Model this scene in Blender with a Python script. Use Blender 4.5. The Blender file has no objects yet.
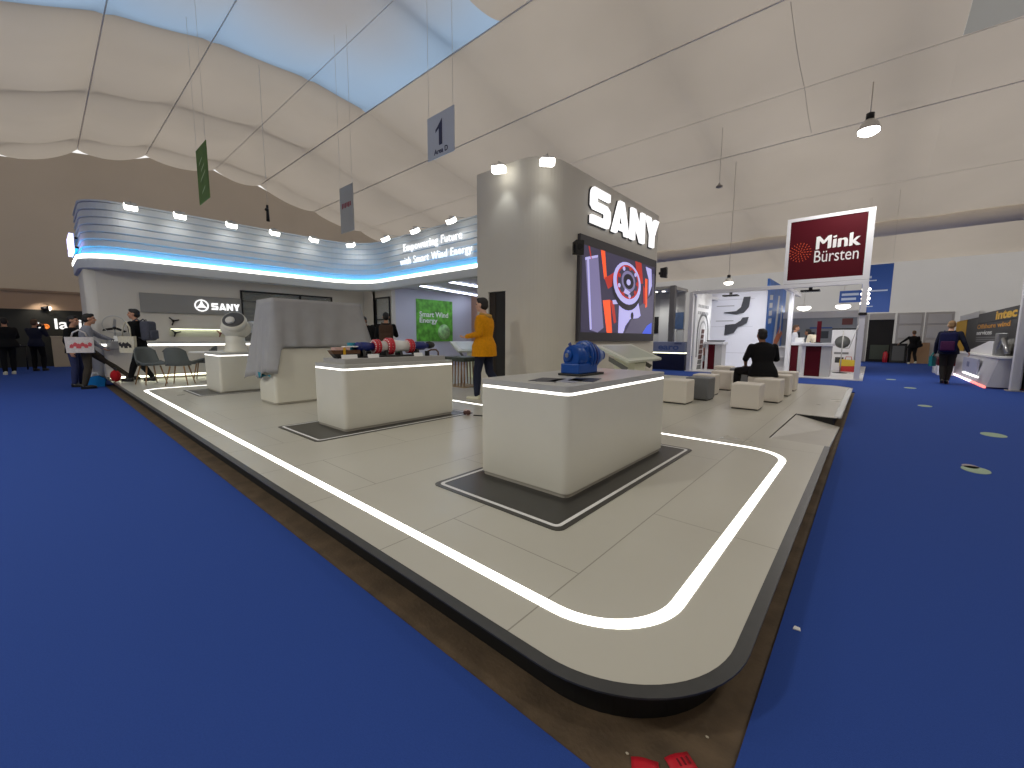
import bpy, bmesh, math, random
from mathutils import Vector, Matrix
random.seed(7)
SC = bpy.context.scene
C = bpy.data.collections.new('exhibition_hall'); SC.collection.children.link(C)
R = math.radians
V = Vector

# ------------------------------------------------------------------ materials
def lin(c):
    c = c / 255.0
    return c / 12.92 if c <= 0.04045 else ((c + 0.055) / 1.055) ** 2.4
def rgb(c): return (lin(c[0]), lin(c[1]), lin(c[2]), 1.0)
MATS = {}
def mat(name, col, rough=0.5, metal=0.0, emit=0.0, spec=0.5, noise=0.0, nscale=40.0, bump=0.0, bscale=200.0, ecol=None, alpha=1.0, coat=0.0):
    if name in MATS: return MATS[name]
    m = bpy.data.materials.new(name); m.use_nodes = True
    nt = m.node_tree; b = nt.nodes['Principled BSDF']
    b.inputs['Base Color'].default_value = rgb(col)
    b.inputs['Roughness'].default_value = rough
    b.inputs['Metallic'].default_value = metal
    b.inputs['Specular IOR Level'].default_value = spec
    b.inputs['Coat Weight'].default_value = coat
    if emit > 0:
        b.inputs['Emission Color'].default_value = rgb(ecol or col)
        b.inputs['Emission Strength'].default_value = emit
    if alpha < 1: b.inputs['Alpha'].default_value = alpha
    if noise > 0 or bump > 0:
        tc = nt.nodes.new('ShaderNodeTexCoord')
    if noise > 0:
        n = nt.nodes.new('ShaderNodeTexNoise'); n.inputs['Scale'].default_value = nscale; n.inputs['Detail'].default_value = 4
        nt.links.new(tc.outputs['Object'], n.inputs['Vector'])
        r = nt.nodes.new('ShaderNodeValToRGB')
        c = rgb(col)
        r.color_ramp.elements[0].position = 0.3; r.color_ramp.elements[1].position = 0.7
        r.color_ramp.elements[0].color = (c[0]*(1-noise), c[1]*(1-noise), c[2]*(1-noise), 1)
        r.color_ramp.elements[1].color = (min(1, c[0]*(1+noise)), min(1, c[1]*(1+noise)), min(1, c[2]*(1+noise)), 1)
        nt.links.new(n.outputs['Fac'], r.inputs['Fac']); nt.links.new(r.outputs['Color'], b.inputs['Base Color'])
    if bump > 0:
        n2 = nt.nodes.new('ShaderNodeTexNoise'); n2.inputs['Scale'].default_value = bscale
        nt.links.new(tc.outputs['Object'], n2.inputs['Vector'])
        bp = nt.nodes.new('ShaderNodeBump'); bp.inputs['Strength'].default_value = bump; bp.inputs['Distance'].default_value = 0.01
        nt.links.new(n2.outputs['Fac'], bp.inputs['Height']); nt.links.new(bp.outputs['Normal'], b.inputs['Normal'])
    MATS[name] = m
    return m

def math_node(nt, op, a, b=None, c=None):
    n = nt.nodes.new('ShaderNodeMath'); n.operation = op
    for i, x in enumerate((a, b, c)):
        if x is None: continue
        if isinstance(x, (int, float)): n.inputs[i].default_value = x
        else: nt.links.new(x, n.inputs[i])
    return n.outputs[0]

def deck_material():
    m = bpy.data.materials.new('deck_laminate'); m.use_nodes = True
    nt = m.node_tree; b = nt.nodes['Principled BSDF']
    tc = nt.nodes.new('ShaderNodeTexCoord'); sp = nt.nodes.new('ShaderNodeSeparateXYZ'); nt.links.new(tc.outputs['Object'], sp.inputs[0])
    def seam(sock, off, per, w):
        f = math_node(nt, 'FRACT', math_node(nt, 'DIVIDE', math_node(nt, 'ADD', sock, off), per))
        d = math_node(nt, 'ABSOLUTE', math_node(nt, 'SUBTRACT', f, 0.5))
        return math_node(nt, 'GREATER_THAN', d, 0.5 - w / per / 2)
    s1 = seam(sp.outputs[0], 0.967 + 9.05, 0.905, 0.007)
    # cross joints staggered row by row
    row = math_node(nt, 'FLOOR', math_node(nt, 'DIVIDE', math_node(nt, 'ADD', sp.outputs[0], 0.967 + 9.05), 0.905))
    sh = math_node(nt, 'MULTIPLY', math_node(nt, 'MODULO', row, 2), 0.9)
    yy = math_node(nt, 'ADD', sp.outputs[1], sh)
    s2 = seam(yy, 0.55 + 9.15, 2.44, 0.006)
    s = math_node(nt, 'MAXIMUM', s1, s2)
    n = nt.nodes.new('ShaderNodeTexNoise'); n.inputs['Scale'].default_value = 0.9; n.inputs['Detail'].default_value = 5; nt.links.new(tc.outputs['Object'], n.inputs['Vector'])
    r = nt.nodes.new('ShaderNodeValToRGB'); r.color_ramp.elements[0].position = .2; r.color_ramp.elements[1].position = .8
    r.color_ramp.elements[0].color = rgb((184, 181, 170)); r.color_ramp.elements[1].color = rgb((196, 194, 184))
    nt.links.new(n.outputs['Fac'], r.inputs['Fac'])
    mx = nt.nodes.new('ShaderNodeMix'); mx.data_type = 'RGBA'
    nt.links.new(s, mx.inputs[0]); nt.links.new(r.outputs['Color'], mx.inputs[6]); mx.inputs[7].default_value = rgb((146, 142, 132))
    nt.links.new(mx.outputs[2], b.inputs['Base Color'])
    rr = nt.nodes.new('ShaderNodeMapRange'); nt.links.new(n.outputs['Fac'], rr.inputs[0])
    rr.inputs[1].default_value = .2; rr.inputs[2].default_value = .8; rr.inputs[3].default_value = .26; rr.inputs[4].default_value = .34
    nt.links.new(rr.outputs[0], b.inputs['Roughness'])
    b.inputs['Specular IOR Level'].default_value = 0.45
    return m

def fabric_material(name, col, trans, tcol, clear=False):
    m = bpy.data.materials.new(name); m.use_nodes = True
    nt = m.node_tree; nt.nodes.remove(nt.nodes['Principled BSDF']); out = nt.nodes['Material Output']
    d = nt.nodes.new('ShaderNodeBsdfDiffuse'); t = nt.nodes.new('ShaderNodeBsdfTranslucent'); mx = nt.nodes.new('ShaderNodeMixShader')
    tc = nt.nodes.new('ShaderNodeTexCoord')
    n = nt.nodes.new('ShaderNodeTexNoise'); n.inputs['Scale'].default_value = 0.35; n.inputs['Detail'].default_value = 3
    nt.links.new(tc.outputs['Object'], n.inputs['Vector'])
    def ramp(c, k):
        r = nt.nodes.new('ShaderNodeValToRGB'); c = rgb(c); r.color_ramp.elements[0].position = .3; r.color_ramp.elements[1].position = .7
        r.color_ramp.elements[0].color = (c[0]*(1-k), c[1]*(1-k), c[2]*(1-k), 1); r.color_ramp.elements[1].color = c
        nt.links.new(n.outputs['Fac'], r.inputs['Fac']); return r.outputs['Color']
    nt.links.new(ramp(col, .08), d.inputs['Color'])
    tcs = ramp(tcol, .08)
    if clear:
        # the clear daylight strip: daylight's blue and its inward fade put into the film colour
        sp = nt.nodes.new('ShaderNodeSeparateXYZ'); nt.links.new(tc.outputs['Object'], sp.inputs[0])
        mr = nt.nodes.new('ShaderNodeMapRange'); mr.interpolation_type = 'SMOOTHSTEP'
        nt.links.new(sp.outputs[0], mr.inputs[0]); mr.inputs[1].default_value = -14.4; mr.inputs[2].default_value = -10.6
        my = nt.nodes.new('ShaderNodeMapRange'); my.interpolation_type = 'SMOOTHSTEP'
        nt.links.new(sp.outputs[1], my.inputs[0]); my.inputs[1].default_value = 8.5; my.inputs[2].default_value = 5.6
        f = math_node(nt, 'MULTIPLY', mr.outputs[0], my.outputs[0])
        mc = nt.nodes.new('ShaderNodeMix'); mc.data_type = 'RGBA'; nt.links.new(f, mc.inputs[0])
        mc.inputs[6].default_value = rgb(tcol); mc.inputs[7].default_value = rgb((222, 214, 206))
        nt.links.new(mc.outputs[2], t.inputs['Color'])
        fm = nt.nodes.new('ShaderNodeMapRange'); nt.links.new(f, fm.inputs[0]); fm.inputs[3].default_value = trans; fm.inputs[4].default_value = 0.40
        nt.links.new(fm.outputs[0], mx.inputs[0])
    else:
        nt.links.new(tcs, t.inputs['Color'])
        mx.inputs[0].default_value = trans
    nt.links.new(d.outputs[0], mx.inputs[1]); nt.links.new(t.outputs[0], mx.inputs[2]); nt.links.new(mx.outputs[0], out.inputs['Surface'])
    return m

WHITE = mat('white_laminate', (216, 214, 202), .42, noise=.02, nscale=3)
WHITE2 = mat('white_paint', (205, 203, 198), .55)
GREYTOP = mat('pale_grey_top', (185, 185, 182), .35)
PLINTH = mat('grey_plinth', (120, 116, 108), .5)
LEDM = mat('led_white', (255, 253, 244), .4, emit=2.6)
LEDW = mat('led_line', (255, 253, 244), .4, emit=3.2)
LEDB = mat('led_blue', (10, 168, 240), .4, emit=15)
LETTER = mat('lit_letter', (255, 255, 255), .4, emit=1.05, spec=.1)
LETTERF = mat('lit_letter_slim', (255, 255, 255), .4, emit=.95, spec=.1)
LETTERDIM = mat('lit_letter_soft', (255, 255, 255), .4, emit=.85)
FLOOD = mat('flood_lens', (255, 252, 240), .4, emit=6)
BLACK = mat('black_plastic', (18, 18, 19), .45)
BLACKM = mat('black_metal', (30, 30, 32), .4, metal=.4)
DARKMAT = mat('dark_mat', (52, 51, 49), .3, noise=.06, nscale=8)
DARKTRIM = mat('dark_trim', (58, 59, 60), .38, noise=.12, nscale=14)
BLACKSIDE = mat('black_fascia_board', (14, 14, 14), .6)
CONCRETE = mat('concrete', (92, 76, 58), .8, noise=.3, nscale=7, bump=.3, bscale=60)
CARPET = mat('blue_carpet', (48, 76, 152), .9, spec=.12, noise=.06, nscale=160, bump=.25, bscale=420)
TOWER = mat('tower_paint', (202, 198, 188), .6, noise=.015, nscale=2)
WALLP = mat('booth_wall_paint', (206, 202, 194), .6)
WALLB = mat('booth_wall_cool', (196, 198, 212), .6)
SLAT = mat('slat_white', (196, 200, 203), .5)
GREYPANEL = mat('grey_panel', (142, 142, 141), .5)
GREYF = mat('grey_fabric', (92, 97, 97), .9, noise=.08, nscale=90, bump=.2)
CLOTH = mat('grey_cloth', (158, 158, 160), .85, noise=.05, nscale=5, bump=.15, bscale=120)
TEAL = mat('teal_lining', (40, 130, 150), .8)
WOOD = mat('light_wood', (150, 116, 78), .5, noise=.15, nscale=18)
LEATHER = mat('cream_leatherette', (224, 218, 208), .5, bump=.08, bscale=90)
LEATHERG = mat('grey_leatherette', (110, 113, 117), .5, bump=.08, bscale=90)
BLUEM = mat('blue_enamel', (8, 74, 160), .32, noise=.06, nscale=20)
BLUED = mat('dark_blue_enamel', (14, 34, 110), .35)
STEEL = mat('steel', (170, 172, 175), .3, metal=.8)
ALU = mat('aluminium', (176, 174, 172), .4, metal=.3)
REDE = mat('red_enamel', (190, 34, 50), .35)
MAROON = mat('maroon', (76, 4, 20), .5, spec=.2)
ORANGE = mat('orange', (240, 100, 50), .5)
WHITEP = mat('white_print', (235, 235, 235), .5)
GREENP = mat('green_print', (98, 172, 62), .5, noise=.5, nscale=5)
BLUEP = mat('blue_print', (34, 84, 170), .5)
NAVYP = mat('navy_print', (24, 46, 110), .5)
YELLOWP = mat('yellow_print', (225, 175, 30), .5)
REDPAPER = mat('red_paper', (200, 25, 45), .6)
GLASS = mat('dark_glass', (150, 154, 154), .12, alpha=.22)
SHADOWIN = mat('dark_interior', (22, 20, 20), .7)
SKIN = mat('skin', (190, 140, 112), .55)
SKIN2 = mat('skin_fair', (210, 165, 140), .55)
SKIN3 = mat('skin_brown', (140, 98, 74), .55)
HAIRK = mat('black_hair', (22, 18, 17), .6, bump=.3, bscale=90)
HAIRB = mat('brown_hair', (84, 60, 42), .6, bump=.3, bscale=90)

# ------------------------------------------------------------------ mesh builder
class MB:
    """collects shapes, each with a material, and links them as one mesh object"""
    def __init__(self): self.bm = bmesh.new(); self.mats = []
    def mi(self, m):
        if m not in self.mats: self.mats.append(m)
        return self.mats.index(m)
    def add(self, vs, fs, m, smooth=False):
        i = self.mi(m); vv = [self.bm.verts.new(v) for v in vs]
        for f in fs:
            try:
                fc = self.bm.faces.new([vv[k] for k in f]); fc.material_index = i; fc.smooth = smooth
            except ValueError: pass
        return self
    def sub(self, tmp, m, smooth, M=None):
        if M is not None: bmesh.ops.transform(tmp, matrix=M, verts=tmp.verts)
        tmp.verts.index_update()
        self.add([v.co.copy() for v in tmp.verts], [[v.index for v in f.verts] for f in tmp.faces], m, smooth); tmp.free()
        return self
    def box(self, x0, x1, y0, y1, z0, z1, m, bev=0.0, seg=2, M=None, smooth=False):
        t = bmesh.new(); bmesh.ops.create_cube(t, size=1)
        for v in t.verts: v.co = V((x0 + (v.co.x + .5) * (x1 - x0), y0 + (v.co.y + .5) * (y1 - y0), z0 + (v.co.z + .5) * (z1 - z0)))
        if bev > 0: bmesh.ops.bevel(t, geom=list(t.edges), offset=bev, segments=seg, affect='EDGES', profile=.5)
        return self.sub(t, m, smooth, M)
    def prism(self, pts, a, b, m, axis='z', smooth=False, M=None):
        """polygon pts swept from a to b along axis: x -> pts are (y,z); y -> (x,z); z -> (x,y)"""
        n = len(pts)
        def P(p, h): return {'z': (p[0], p[1], h), 'x': (h, p[0], p[1]), 'y': (p[0], h, p[1])}[axis]
        vs = [V(P(p, a)) for p in pts] + [V(P(p, b)) for p in pts]
        if M is not None: vs = [M @ v for v in vs]
        fs = [list(range(n))[::-1], list(range(n, 2 * n))]
        i = self.mi(m); vv = [self.bm.verts.new(v) for v in vs]
        for f in fs: self.bm.faces.new([vv[k] for k in f]).material_index = i
        for k in range(n):
            fc = self.bm.faces.new([vv[k], vv[(k + 1) % n], vv[n + (k + 1) % n], vv[n + k]]); fc.material_index = i; fc.smooth = smooth
        return self
    def cyl(self, p0, p1, r0, r1, m, n=20, smooth=True, caps=True):
        p0, p1 = V(p0), V(p1); d = (p1 - p0).normalized()
        a = d.orthogonal().normalized(); b = d.cross(a)
        vs = []
        for p, r in ((p0, r0), (p1, r1)):
            vs += [p + (a * math.cos(2 * math.pi * k / n) + b * math.sin(2 * math.pi * k / n)) * r for k in range(n)]
        i = self.mi(m); vv = [self.bm.verts.new(v) for v in vs]
        for k in range(n):
            fc = self.bm.faces.new([vv[k], vv[(k + 1) % n], vv[n + (k + 1) % n], vv[n + k]]); fc.material_index = i; fc.smooth = smooth
        if caps:
            self.bm.faces.new(vv[:n][::-1]).material_index = i; self.bm.faces.new(vv[n:]).material_index = i
        return self
    def lathe(self, prof, org, axis, m, n=28, smooth=True):
        """prof = (radius, height) along axis from org"""
        org, d = V(org), V(axis).normalized(); a = d.orthogonal().normalized(); b = d.cross(a); vs = []; fs = []
        for r, h in prof:
            vs += [org + d * h + (a * math.cos(2 * math.pi * k / n) + b * math.sin(2 * math.pi * k / n)) * max(r, 1e-4) for k in range(n)]
        for j in range(len(prof) - 1):
            for k in range(n): fs.append([j * n + k, j * n + (k + 1) % n, (j + 1) * n + (k + 1) % n, (j + 1) * n + k])
        fs.append(list(range(n))[::-1]); fs.append([(len(prof) - 1) * n + k for k in range(n)])
        return self.add(vs, fs, m, smooth)
    def ell(self, c, r, m, seg=20, rings=12, M=None, smooth=True):
        t = bmesh.new(); bmesh.ops.create_uvsphere(t, u_segments=seg, v_segments=rings, radius=1)
        X = Matrix.Translation(c) @ Matrix.Diagonal((r[0], r[1], r[2], 1)) if M is None else M @ Matrix.Translation(c) @ Matrix.Diagonal((r[0], r[1], r[2], 1))
        return self.sub(t, m, smooth, X)
    def tube(self, pts, r, m, n=10, closed=False, smooth=True):
        pts = [V(p) for p in pts]; N = len(pts); rs = r if isinstance(r, (list, tuple)) else [r] * N
        vs = []; fs = []; up = None
        for i, p in enumerate(pts):
            a = pts[(i - 1) % N] if closed or i > 0 else p; b = pts[(i + 1) % N] if closed or i < N - 1 else p
            d = (b - a).normalized()
            u = (V((0, 0, 1)) if abs(d.z) < .95 else V((1, 0, 0))) if up is None else up
            u = (u - d * u.dot(d)).normalized(); up = u; w = d.cross(u)
            vs += [p + (u * math.cos(2 * math.pi * k / n) + w * math.sin(2 * math.pi * k / n)) * rs[i] for k in range(n)]
        for i in range(N if closed else N - 1):
            j = (i + 1) % N
            for k in range(n): fs.append([i * n + k, i * n + (k + 1) % n, j * n + (k + 1) % n, j * n + k])
        if not closed: fs += [list(range(n))[::-1], [(N - 1) * n + k for k in range(n)]]
        return self.add(vs, fs, m, smooth)
    def capsule(self, p0, p1, r0, r1, m, n=14):
        self.cyl(p0, p1, r0, r1, m, n); self.ell(p0, (r0,) * 3, m, n, 10); self.ell(p1, (r1,) * 3, m, n, 10); return self
    def ring(self, outer, inner, z0, z1, m):
        """flat ring between two loops of the same length, extruded z0..z1"""
        n = len(outer); vs = [V((*p, z)) for z in (z0, z1) for p in outer] + [V((*p, z)) for z in (z0, z1) for p in inner]
        fs = []
        for k in range(n):
            j = (k + 1) % n
            fs += [[n + k, n + j, 3 * n + j, 3 * n + k], [k, j, n + j, n + k], [2 * n + j, 2 * n + k, 3 * n + k, 3 * n + j]]
        return self.add(vs, fs, m)
    def quad(self, pts, m): return self.add([V(p) for p in pts], [list(range(len(pts)))], m)
    def sheet(self, grid, m, thick=0.0, smooth=True):
        """grid[i][j] of points; thick > 0 gives the sheet a second side"""
        a = len(grid); b = len(grid[0]); vs = [V(p) for row in grid for p in row]; fs = []
        for i in range(a - 1):
            for j in range(b - 1): fs.append([i * b + j, i * b + j + 1, (i + 1) * b + j + 1, (i + 1) * b + j])
        if thick:
            ns = [V((0, 0, 0)) for _ in vs]
            for f in fs:
                nn = (vs[f[1]] - vs[f[0]]).cross(vs[f[3]] - vs[f[0]])
                for k in f: ns[k] += nn
            o = len(vs); vs = vs + [v - n.normalized() * thick if n.length else v for v, n in zip(vs, ns)]
            fs = fs + [[k + o for k in f][::-1] for f in fs]
            rim = [j for j in range(b)] + [i * b + b - 1 for i in range(1, a)] + [(a - 1) * b + j for j in range(b - 2, -1, -1)] + [i * b for i in range(a - 2, 0, -1)]
            for k in range(len(rim)):
                p, q = rim[k], rim[(k + 1) % len(rim)]; fs.append([q, p, p + o, q + o])
        return self.add(vs, fs, m, smooth)
    def text(self, s, org, right, up, m, w=None, h=None, depth=.004, bold=0.0, spacing=1.0):
        """lettering from org (lower left corner) along right/up, fitted to width w and/or height h"""
        cu = bpy.data.curves.new('lettering', 'FONT'); cu.body = s; cu.size = 1; cu.offset = bold; cu.space_character = spacing; cu.resolution_u = 4
        o = bpy.data.objects.new('lettering', cu); C.objects.link(o)
        dg = bpy.context.evaluated_depsgraph_get(); me = o.evaluated_get(dg).to_mesh()
        pts = [v.co.copy() for v in me.vertices]; fs = [list(p.vertices) for p in me.polygons]
        o.evaluated_get(dg).to_mesh_clear(); bpy.data.objects.remove(o); bpy.data.curves.remove(cu)
        x0, x1 = min(p.x for p in pts), max(p.x for p in pts); y0, y1 = min(p.y for p in pts), max(p.y for p in pts)
        sx = w / (x1 - x0) if w else None; sy = h / (y1 - y0) if h else None
        sx = sx or sy; sy = sy or sx
        right, up = V(right).normalized(), V(up).normalized(); nn = right.cross(up); org = V(org)
        i = self.mi(m)
        vf = [self.bm.verts.new(org + right * ((p.x - x0) * sx) + up * ((p.y - y0) * sy) + nn * depth) for p in pts]
        vb = [self.bm.verts.new(org + right * ((p.x - x0) * sx) + up * ((p.y - y0) * sy)) for p in pts]
        ec = {}
        for f in fs:
            try: self.bm.faces.new([vf[k] for k in f]).material_index = i
            except ValueError: continue
            for a, b in zip(f, f[1:] + f[:1]): ec[(a, b)] = 1
        for (a, b) in ec:
            if (b, a) not in ec:
                try: self.bm.faces.new([vf[a], vb[a], vb[b], vf[b]]).material_index = i
                except ValueError: pass
        return self
    def build(self, name, parent=None, normals=True):
        if normals: bmesh.ops.recalc_face_normals(self.bm, faces=self.bm.faces)
        me = bpy.data.meshes.new(name); self.bm.to_mesh(me); self.bm.free()
        for m in self.mats: me.materials.append(m)
        o = bpy.data.objects.new(name, me); C.objects.link(o)
        if parent is not None: o.parent = parent
        return o

def tag(o, label, cat, group=None, kind=None):
    o['label'] = label; o['category'] = cat
    if group: o['group'] = group
    if kind: o['kind'] = kind
    return o
def thing(name, label, cat, loc=(0, 0, 0), rz=0.0, group=None):
    o = bpy.data.objects.new(name, None); o.empty_display_size = .1; C.objects.link(o)
    o.location = loc; o.rotation_euler = (0, 0, rz)
    return tag(o, label, cat, group)
def struct(o): o['kind'] = 'structure'; return o
def copy_tree(src, loc, rz=None, label=None, group=None):
    r = src.copy(); C.objects.link(r); r.location = loc
    if rz is not None: r.rotation_euler = (0, 0, rz)
    if label: r['label'] = label
    if group: r['group'] = group
    for ch in list(src.children):
        c = ch.copy(); C.objects.link(c); c.parent = r
        for g in ch.children:
            d = g.copy(); C.objects.link(d); d.parent = c
    return r
def rrect(x0, x1, y0, y1, r, n=10):
    pts = []
    for cx, cy, a in ((x1 - r, y1 - r, 0), (x0 + r, y1 - r, 90), (x0 + r, y0 + r, 180), (x1 - r, y0 + r, 270)):
        for k in range(n + 1):
            t = R(a + 90 * k / n); pts.append((cx + r * math.cos(t), cy + r * math.sin(t)))
    return pts
def light(name, kind, loc, energy, color=(1, 1, 1), target=None, **kw):
    l = bpy.data.lights.new(name, kind); l.energy = energy; l.color = color
    for k, v in kw.items(): setattr(l, k, v)
    o = bpy.data.objects.new(name, l); C.objects.link(o); o.location = loc
    if target is not None: o.rotation_euler = (V(target) - V(loc)).to_track_quat('-Z', 'Y').to_euler()
    return o

# ------------------------------------------------------------------ camera, world, view
cam = bpy.data.cameras.new('camera'); co = bpy.data.objects.new('camera', cam); C.objects.link(co); SC.camera = co
yaw, pit, rol = R(41.1237), R(6.4853), R(0.30115)
fw = V((-math.sin(yaw) * math.cos(pit), math.cos(yaw) * math.cos(pit), -math.sin(pit)))
rt = V((math.cos(yaw), math.sin(yaw), 0)); up = rt.cross(fw)
rt2 = rt * math.cos(rol) + up * math.sin(rol); up2 = -rt * math.sin(rol) + up * math.cos(rol)
Mc = Matrix((rt2, up2, -fw)).transposed().to_4x4(); Mc.translation = V((0, 0, 1.26)); co.matrix_world = Mc
cam.sensor_fit = 'HORIZONTAL'; cam.sensor_width = 36; cam.lens = 409.45 / 1024 * 36; cam.clip_start = .05; cam.clip_end = 200
w = bpy.data.worlds.new('daylight'); SC.world = w; w.use_nodes = True
bg = w.node_tree.nodes['Background']; bg.inputs['Color'].default_value = (1.0, .985, .96, 1); bg.inputs['Strength'].default_value = 1.03
SC.view_settings.view_transform = 'Standard'; SC.view_settings.look = 'None'; SC.view_settings.exposure = 0.0; SC.view_settings.gamma = 1.0
SC.view_settings.use_curve_mapping = False
SC.cycles.max_bounces = 8; SC.cycles.diffuse_bounces = 5; SC.cycles.caustics_reflective = False; SC.cycles.caustics_refractive = False
SC.cycles.sample_clamp_indirect = 4.0

# ------------------------------------------------------------------ the hall: carpet, roof, walls
# carpet with a bare concrete strip left around the stand (the carpet stops short of the stand)
mb = MB(); mb.box(-30, 14, -14, 33, -.3, -.02, CONCRETE); struct(mb.build('floor'))
def carpet(name, x0, x1, y0, y1):
    mb = MB(); mb.box(x0, x1, y0, y1, -.02, 0.0, CARPET); return mb
mb = carpet('carpet', -26, -.207, -14, .965); struct(mb.build('floor_carpet_aisle'))
mb = carpet('carpet', -.207, 12, -14, 31); struct(mb.build('floor_carpet_side'))
mb = carpet('carpet', -26, -.207, 12.75, 31); struct(mb.build('floor_carpet_back'))
mb = carpet('carpet', -26, -14.7, .965, 12.75); struct(mb.build('floor_carpet_left'))

PROF = [(-13, 5.2), (-9, 6.15), (-5.5, 6.95), (-2.6, 7.62), (-.45, 8.2), (1.67, 9.08), (3.88, 9.55), (6.57, 9.72), (8.62, 9.51), (11.5, 8.76), (14.5, 8.18), (16.8, 7.75), (21.2, 7.02), (25, 6.38), (31, 5.45)]
SAG = [.12, .12, .12, .15, .2, .24, .22, .2, .18, .14, .1, .1, .12, .16]
def roof_z(x, y):
    for i in range(len(PROF) - 1):
        (a, za), (b, zb) = PROF[i], PROF[i + 1]
        if a <= y <= b:
            t = (y - a) / (b - a); z = za + (zb - za) * t
            d = ((x + 14.8) / 5.0) % 1.0; d = min(d, 1 - d) * 5.0; q = (4 * t * (1 - t)) ** .5
            crease = math.exp(-(d / .55) ** 2)
            z -= SAG[i] * 4 * t * (1 - t) * (1 - .45 * crease)
            z += q * (.17 * crease - .08 * math.exp(-((d - 1.1) / .8) ** 2))
            return z
    return PROF[-1][1]
ROOF = fabric_material('roof_fabric', (206, 196, 184), .42, (226, 214, 198))
CLEAR = fabric_material('clear_strip_fabric', (200, 208, 216), .60, (184, 214, 246), clear=True)
WALLF = fabric_material('tent_wall_fabric', (182, 174, 160), .14, (225, 205, 185))
def roof_piece(x0, x1, y0, y1, name, m):
    xs = [x0 + (x1 - x0) * i / max(1, round((x1 - x0) / .24)) for i in range(round((x1 - x0) / .24) + 1)]
    ys = []
    for i in range(len(PROF) - 1):
        a, b = PROF[i][0], PROF[i + 1][0]
        if b <= y0 or a >= y1: continue
        ys += [a + (b - a) * k / 12 for k in range(12)]
    ys = sorted(set([v for v in ys if y0 < v < y1] + [y0, y1]))
    mb = MB(); mb.sheet([[(x, y, roof_z(x, y)) for y in ys] for x in xs], m); o = mb.build(name, normals=False); struct(o); return o
# the clear daylight strip lies between two frames and ends at the ridge-side seam on the far slope
roof_piece(-26, -14.8, -13, 31, 'ceiling_far', ROOF)
roof_piece(-14.8, -8.0, -13, 8.62, 'ceiling_clear_strip', CLEAR)
roof_piece(-14.8, -8.0, 8.62, 31, 'ceiling_middle', ROOF)
roof_piece(-8.0, 1.02, -13, 31, 'ceiling_near', ROOF)
roof_piece(1.02, 3.42, -13, 11.75, 'ceiling_near_front', ROOF)       # an opening is left here for the mesh vent
roof_piece(1.02, 3.42, 14.39, 31, 'ceiling_near_back', ROOF)
roof_piece(3.42, 10, -13, 31, 'ceiling_near_right', ROOF)
# unseen rafters, added above the fabric to cast dark bands on it
RAF = mat('rafter', (120, 118, 114), .6)
for k in range(7):
    x = -24.8 + 5 * k
    if x > 9: break
    mb = MB()
    for i in range(len(PROF) - 1):
        (a, za), (b, zb) = PROF[i], PROF[i + 1]
        e0 = .26 if b < 11 else .55
        mb.prism([(a, za + e0), (b, zb + e0), (b, zb + e0 + .4), (a, za + e0 + .4)], x - .11, x + .11, RAF, 'x')
    struct(mb.build('beam_%d' % (k + 1)))
# keder rails running the length of the tent, each one a trim of the roof
for k, (i, r) in enumerate(((5, .016), (6, .016), (7, .010), (8, .024), (9, .022), (10, .007), (11, .018), (12, .006))):
    y, z = PROF[i]; xs = [-26 + j * .5 for j in range(73)]
    mb = MB(); mb.tube([(x, y, z - .006) for x in xs], r, mat('rail_white', (235, 230, 222), .6), n=8); struct(mb.build('trim_%d' % (k + 1)))
mb = MB(); mb.tube([(x, 25, roof_z(x, 25) - .25) for x in (-26, -18, -9, 0, 10)], .32, mat('duct_fabric', (236, 230, 222), .8), n=20)
struct(mb.build('trim_10'))
# short seam that crosses the roof panel
mb = MB(); mb.tube([(-1.95, y, roof_z(-1.95, y) - .004) for y in [11.6 + .25 * k for k in range(21)]], .006, mat('seam_grey', (190, 184, 176), .7), n=6); struct(mb.build('trim_9'))
# walls
ys = [PROF[0][0]] + [y / 2 for y in range(-25, 62)] + [31]
mb = MB(); mb.sheet([[(-26, y, z * roof_z(-26, y)) for y in ys] for z in (0, .3, .6, 1)], WALLF); struct(mb.build('wall_left', normals=False))
WALLN = fabric_material('tent_wall_thin', (206, 204, 200), .40, (214, 212, 210))
mb = MB(); mb.sheet([[(x, 31, z) for x in (-26, -18, -10, -4, 0, 4, 10)] for z in (0, 2, 4, 5.45)], WALLN); struct(mb.build('wall_back', normals=False))
mb = MB(); mb.sheet([[(9.9, y, z * roof_z(9.9, y)) for y in ys if y >= 6.5] for z in (0, .3, .6, 1)], WALLF); struct(mb.build('wall_right', normals=False))
mb = MB(); mb.sheet([[(9.9, y, z * roof_z(9.9, y)) for y in ys if y <= 6.5] for z in (0, .3, .6, 1)], WALLF); struct(mb.build('wall_right_near', normals=False))
mb = MB(); mb.sheet([[(x, -13, z) for x in (-26, -18, -10, -4, 0, 4, 9.9)] for z in (0, 2, 4, 5.2)], WALLF); struct(mb.build('wall_front', normals=False))
# panel doors low in the back wall
PAN = mat('panel_grey', (190, 188, 186), .6)
for k, (x0, x1) in enumerate(((.95, 2.0), (2.05, 3.1), (-.9, -.25))):
    mb = MB(); mb.box(x0, x1, 30.86, 30.98, 0, 2.7, PAN, .02)
    for a, b in ((.15, 1.2), (1.35, 2.0), (2.1, 2.6)): mb.box(x0 + .1, x1 - .1, 30.83, 30.87, a, b, mat('panel_light', (206, 206, 206), .6), .015)
    struct(mb.build('door_%d' % (k + 1)))
mb = MB(); mb.box(-.2, .85, 30.9, 30.97, 0, 2.35, SHADOWIN); mb.box(-.05, .75, 30.86, 30.92, .15, .95, mat('dull_green', (74, 82, 70), .7), .01)
mb.box(-.2, .85, 30.84, 30.9, 2.35, 2.7, PAN, .01)
struct(mb.build('door_4'))

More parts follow.
